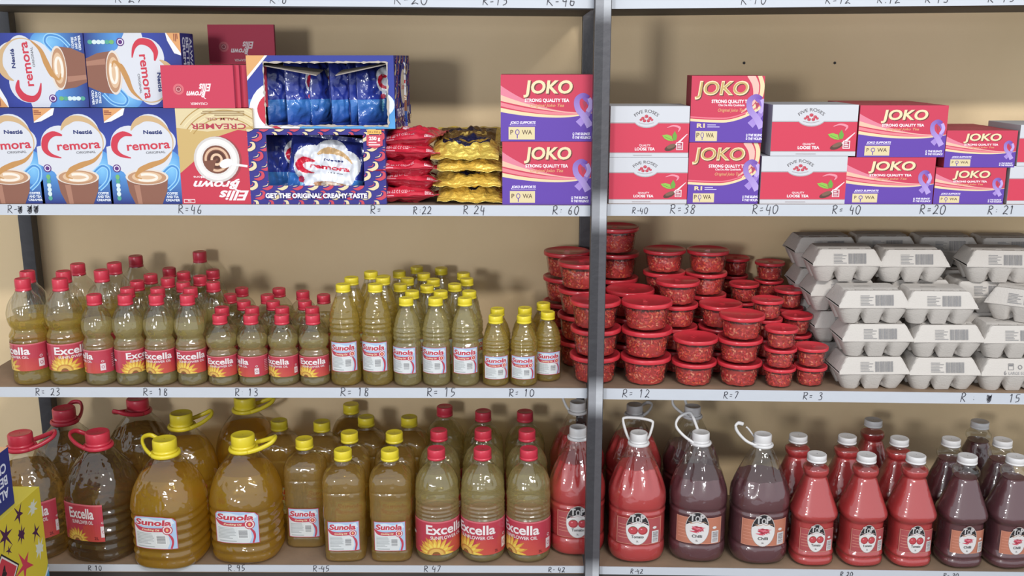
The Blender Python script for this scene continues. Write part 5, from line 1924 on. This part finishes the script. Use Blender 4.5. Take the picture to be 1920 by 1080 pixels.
# ------------------------------------------------------------------ egg cartons
def make_egg(kind=0):
    root = thing('egg_carton')
    hx, hy, zr = .0785, .050, .037
    hl = .0375
    # lid: a shallow hipped tray with three finger slots behind the front edge
    bm = new_bm()
    slots = [(-.050, -.036), (-.008, .006), (.034, .048)]
    xs = set([-hx + 2 * hx * i / 44 for i in range(45)])
    ys = set([-hy + 2 * hy * i / 26 for i in range(27)])
    for a, b in slots:
        xs |= {a - .0006, a, b, b + .0006}
    ys |= {-.0245, -.0239, -.0165, -.0159}
    xs, ys = sorted(xs), sorted(ys)

    def lz(x, y):
        e = min(hl, 3.6 * (hy - abs(y)), 1.9 * (hx - abs(x)) + .004, 1.25 * (hx - abs(x)) + .95 * (hy - abs(y)) + .002)
        s = hl - e
        e = e - .0016 * math.exp(-(s / .004) ** 2)
        # gentle egg bulges along the top, a sunken lengthwise seam
        if e > hl - .004:
            e -= .0022 * math.exp(-((y + .020) / .008) ** 2)
        for a, b in slots:
            if a <= x <= b and -.0242 < y < -.0162:
                e -= .012
        return zr + .0012 + max(e, 0)
    g = [[bm.verts.new((x, y, lz(x, y))) for x in xs] for y in ys]
    for j in range(len(ys) - 1):
        for i in range(len(xs) - 1):
            bm.faces.new((g[j][i], g[j][i + 1], g[j + 1][i + 1], g[j + 1][i]))
    # rolled rim
    rim = []
    for sx, sy in ((-1, -1), (1, -1), (1, 1), (-1, 1)):
        rim.append((sx * hx, sy * hy, zr + .0012))
    tube(bm, [tuple(Vector(rim[i]).lerp(Vector(rim[(i + 1) % 4]), t / 6)) for i in range(4) for t in range(6)], .0016, 6, True, .8)
    paint(bm, bm.faces[:], 'c2bcb6')
    p = Print()
    ink = '7d7b7c'
    if kind == 0:
        p.lines(-.032, .004, -.003, .0265, 7, '8d8b8b', .42, 8)
        p.bars(.001, .004, .041, .0265, 34, '8c8a8b', 11)
    else:
        p.frame(-.020, .012, -.008, .026, .001, ink)
        p.rect(-.018, .020, -.010, .024, ink)
        p.ring(.006, .018, .004, .004, .0015, ink)
        p.text('6', -.027, .006, .009, ink)
        p.text('LARGE EGGS A', .008, .005, .006, '9a9898', .055)
    sl = 3.6
    emit(bm, p.bake(), lambda x, y, o: (x, -hy + y / sl - o * 1.2 - .0004, zr + .0012 + y + o), 0, .0006)
    t = Print()
    t.lines(-.03, .002, .02, .010, 3, 'a8a4a0', .4, 4)
    emit(bm, t.bake(), lambda x, y, o: (x, y, zr + hl - .0002 + o), 0, .0004)
    obj('lid', bm, 'pulp', root, smooth=(0,), ang=.7)
    # cup tray: walls scalloped between the cups, arches cut up from below
    bm = new_bm()
    N = 132
    rings = []
    for z in (zr, .030, .022, .014, .007, .003, .0):
        f = 1 - z / zr
        a = hx - .0165 * f ** 1.2
        b = hy - .0135 * f ** 1.2
        ring = []
        for i in range(N):
            t = 2 * PI * i / N
            c, s_ = math.cos(t), math.sin(t)
            q = (abs(c) ** 7 + abs(s_) ** 7) ** (-1 / 7)
            x, y = a * c * q, b * s_ * q
            nt = 0
            if abs(y) > .6 * b:
                for xc in (-.0245, .0245):
                    nt = max(nt, math.exp(-((x - xc) / .0048) ** 2))
            if abs(x) > .6 * a:
                nt = max(nt, math.exp(-(y / .006) ** 2))
            k_ = nt * f ** .8
            if abs(y) > .6 * b:
                y -= math.copysign(.017 * k_, y)
            else:
                x -= math.copysign(.016 * k_, x)
            zz_ = z + (.016 * min(1, nt * 1.3) * max(0, f - .3) / .7)
            ring.append(bm.verts.new((x, y, zz_)))
        rings.append(ring)
    for A, B in zip(rings, rings[1:]):
        for i in range(N):
            bm.faces.new((A[(i + 1) % N], A[i], B[i], B[(i + 1) % N]))
    c = bm.verts.new((0, 0, .013))
    for i in range(N):
        bm.faces.new((rings[-1][(i + 1) % N], rings[-1][i], c))
    paint(bm, bm.faces[:], 'bcb6b0')
    obj('tray', bm, 'pulp', root, smooth=(0,), ang=1.0)
    # closing tab at the left end
    return root


EH = .0757
eg = [make_egg(0), None]
used = [False]
# (pixel of the lid's front edge centre, depth, level, turn, label)
EG = [(1637, .008, 0, .03, 'egg carton in the bottom layer of the left front stack'),
      (1645, .008, 1, .0, 'egg carton in the middle layer of the left front stack'),
      (1638, .010, 2, .02, 'egg carton on top of the left front stack'),
      (1771, .008, 0, -.01, 'egg carton in the bottom layer of the middle front stack'),
      (1778, .008, 1, .01, 'egg carton in the middle layer of the middle front stack'),
      (1765, .010, 2, -.02, 'egg carton on top of the middle front stack'),
      (1905, .008, 0, .0, 'bottom egg carton at the right edge printed with a large 6'),
      (1910, .008, 1, .0, 'second layer egg carton at the right edge'),
      (1585, .125, 0, .02, 'bottom egg carton of the left stack in the second row'),
      (1585, .122, 1, .05, 'second layer egg carton of the left stack in the second row'),
      (1580, .122, 2, .02, 'third layer egg carton of the left stack in the second row'),
      (1587, .095, 3, .0, 'top egg carton of the left second-row stack, bar code showing'),
      (1725, .125, 0, .0, 'bottom egg carton of the middle stack in the second row'),
      (1722, .125, 1, .02, 'second layer egg carton of the middle stack in the second row'),
      (1722, .125, 2, .0, 'third layer egg carton of the middle stack in the second row'),
      (1712, .095, 3, .0, 'top egg carton of the middle second-row stack, bar code showing'),
      (1860, .125, 0, .0, 'bottom egg carton of the right stack in the second row'),
      (1860, .125, 1, .0, 'second layer egg carton of the right stack in the second row'),
      (1848, .118, 2, .0, 'third layer egg carton of the right second-row stack, text showing'),
      (1880, .100, 3, -.08, 'top egg carton of the right second-row stack, slightly turned'),
      (1545, .24, 0, 0, 'bottom egg carton of the left stack at the back'), (1545, .24, 1, 0, 'second egg carton of the left stack at the back'),
      (1547, .24, 2, 0, 'third egg carton of the left stack at the back'), (1545, .25, 3, .04, 'shaded top egg carton of the left stack at the back'),
      (1660, .24, 2, 0, 'third egg carton of the middle stack at the back'), (1660, .24, 0, 0, 'bottom egg carton of the middle stack at the back'),
      (1660, .24, 1, 0, 'second egg carton of the middle stack at the back'), (1655, .27, 3, 0, 'shaded top egg carton of the middle stack at the back'),
      (1780, .24, 2, 0, 'third egg carton of the right stack at the back'), (1780, .24, 0, 0, 'bottom egg carton of the right stack at the back'),
      (1780, .24, 1, 0, 'second egg carton of the right stack at the back'), (1772, .27, 3, 0, 'shaded top egg carton of the right stack at the back'),
      (1890, .24, 2, 0, 'third egg carton back in the right corner'), (1890, .24, 0, 0, 'bottom egg carton back in the right corner'),
      (1890, .24, 1, 0, 'second egg carton back in the right corner'), (1888, .27, 3, 0, 'shaded top egg carton back in the right corner')]
egB = make_egg(1)
usedB = False
for px, y, lv, rz, lb in EG:
    zc_ = zs('C', atY(px, 650, y).x)
    x = atY(px, 725 - 62 * lv, y).x
    if lv == 0 and px == 1905:
        o = egB
    elif not used[0]:
        o = eg[0]
        used[0] = True
    else:
        o = dup(eg[0])
    put(o, (x, y + .050, zc_ + .0005 + lv * EH), rz, lb, 'egg carton', 'grey pulp egg cartons')
o = dup(eg[0])
xq = atY(1925, 590, .07).x
put(o, (xq, .075, zs('C', xq) + .0005 + 2 * EH), -.62, 'egg carton turned sideways on the right stack at the picture edge', 'egg carton', 'grey pulp egg cartons')

# ------------------------------------------------------------------ cartons standing in the aisle, bottom left
q = atY(73, 912, -.12)
ZT = q.z
yw, yd, yh = .30, .42, .235


def star(p, x, y, r, col, n=5, k=.22, rot=.3):
    pts = []
    for i in range(2 * n):
        a = rot + PI * i / n
        s_ = r * (1 if i % 2 == 0 else k) * (1 + .25 * math.sin(i * 2.3))
        pts.append((x + s_ * math.cos(a), y + s_ * math.sin(a)))
    p.poly(pts, col)


p = Print().rect(-yd / 2, -yh / 2, yd / 2, yh / 2, 'd8c41e')
s2 = lambda px, py: (lambda r: ((r.y + .12) + yd / 2, r.z - ZT + yh / 2))((lambda d: Vector((0, (q.x / d[0]) * d[1] - D, CZ + (q.x / d[0]) * d[2])))(ray(px, py)))
for px, py, r_, c, n in ((35, 964, .020, '4a2048', 5), (10, 1006, .026, '4a2048', 6), (40, 1002, .015, '4a2048', 8), (67, 998, .018, '4a2048', 5), (17, 1032, .011, '4a2048', 5),
                         (61, 952, .016, 'd8dccc', 8), (74, 1028, .018, 'd8dccc', 8), (46, 1060, .032, 'cc2a48', 5)):
    x, y = s2(px, py)
    star(p, x, y, r_ * 1.25, c, n, .25 if n < 8 else .5, 1.2 + px * .1)
x, y = s2(8, 1085)
p.poly([(x - .07, y), (x, y + .055), (x + .06, y), (x, y - .06)], '2c2428')
p.poly([(x - .064, y), (x, y + .050), (x + .055, y), (x, y - .055)], 'e8e0dc')
p.poly([(x - .058, y), (x, y + .045), (x + .050, y), (x, y - .050)], 'c8283c')
p.text('4', x, y + .010, .03, '2c2428', None, .03)
x, y = s2(92, 1070)
p.poly([(x - .06, -yh / 2), (x - .02, y - .01), (yd / 2, y + .02), (yd / 2, -yh / 2)], '3f8cc0')
p.stroke([(x - .05, y - .03), (yd / 2, y + .01)], .006, 'd8e4ec')
yc = carton('starred_carton', yw, yh, yd, None, ('d8c41e', 'd8c41e', 'd8c41e', 'd8c41e', 'd8c41e', 'd6c63c'), side=(p.bake(clip=(-yd / 2, yd / 2, -yh / 2, yh / 2)), 0), bev=.001)
put(yc, (q.x - yw / 2, -.12 - yd, ZT - yh), 0, 'yellow carton printed with dark and white stars, in the aisle at bottom left', 'carton')
base = carton('shipping_carton', .34, ZT - yh - .002, .44, None, ('9a7a52',) * 6)
put(base, (q.x - yw / 2, -.13 - yd, .001), 0, 'plain brown carton on the floor under the yellow starred carton', 'carton')
b0 = atZ(28, 944, ZT)
bh = .125
bl = carton('creamer_carton', .15, bh, .21, None, (DBLUE, DBLUE, BLUE, BLUE, DBLUE, 'd9a878'), side=(art_better(.19, .10), PI), bev=.001)
put(bl, (b0.x - .075, b0.y - .21, ZT + .001), 0, 'dark blue carton with upside down white lettering, lying on the yellow starred carton', 'carton')
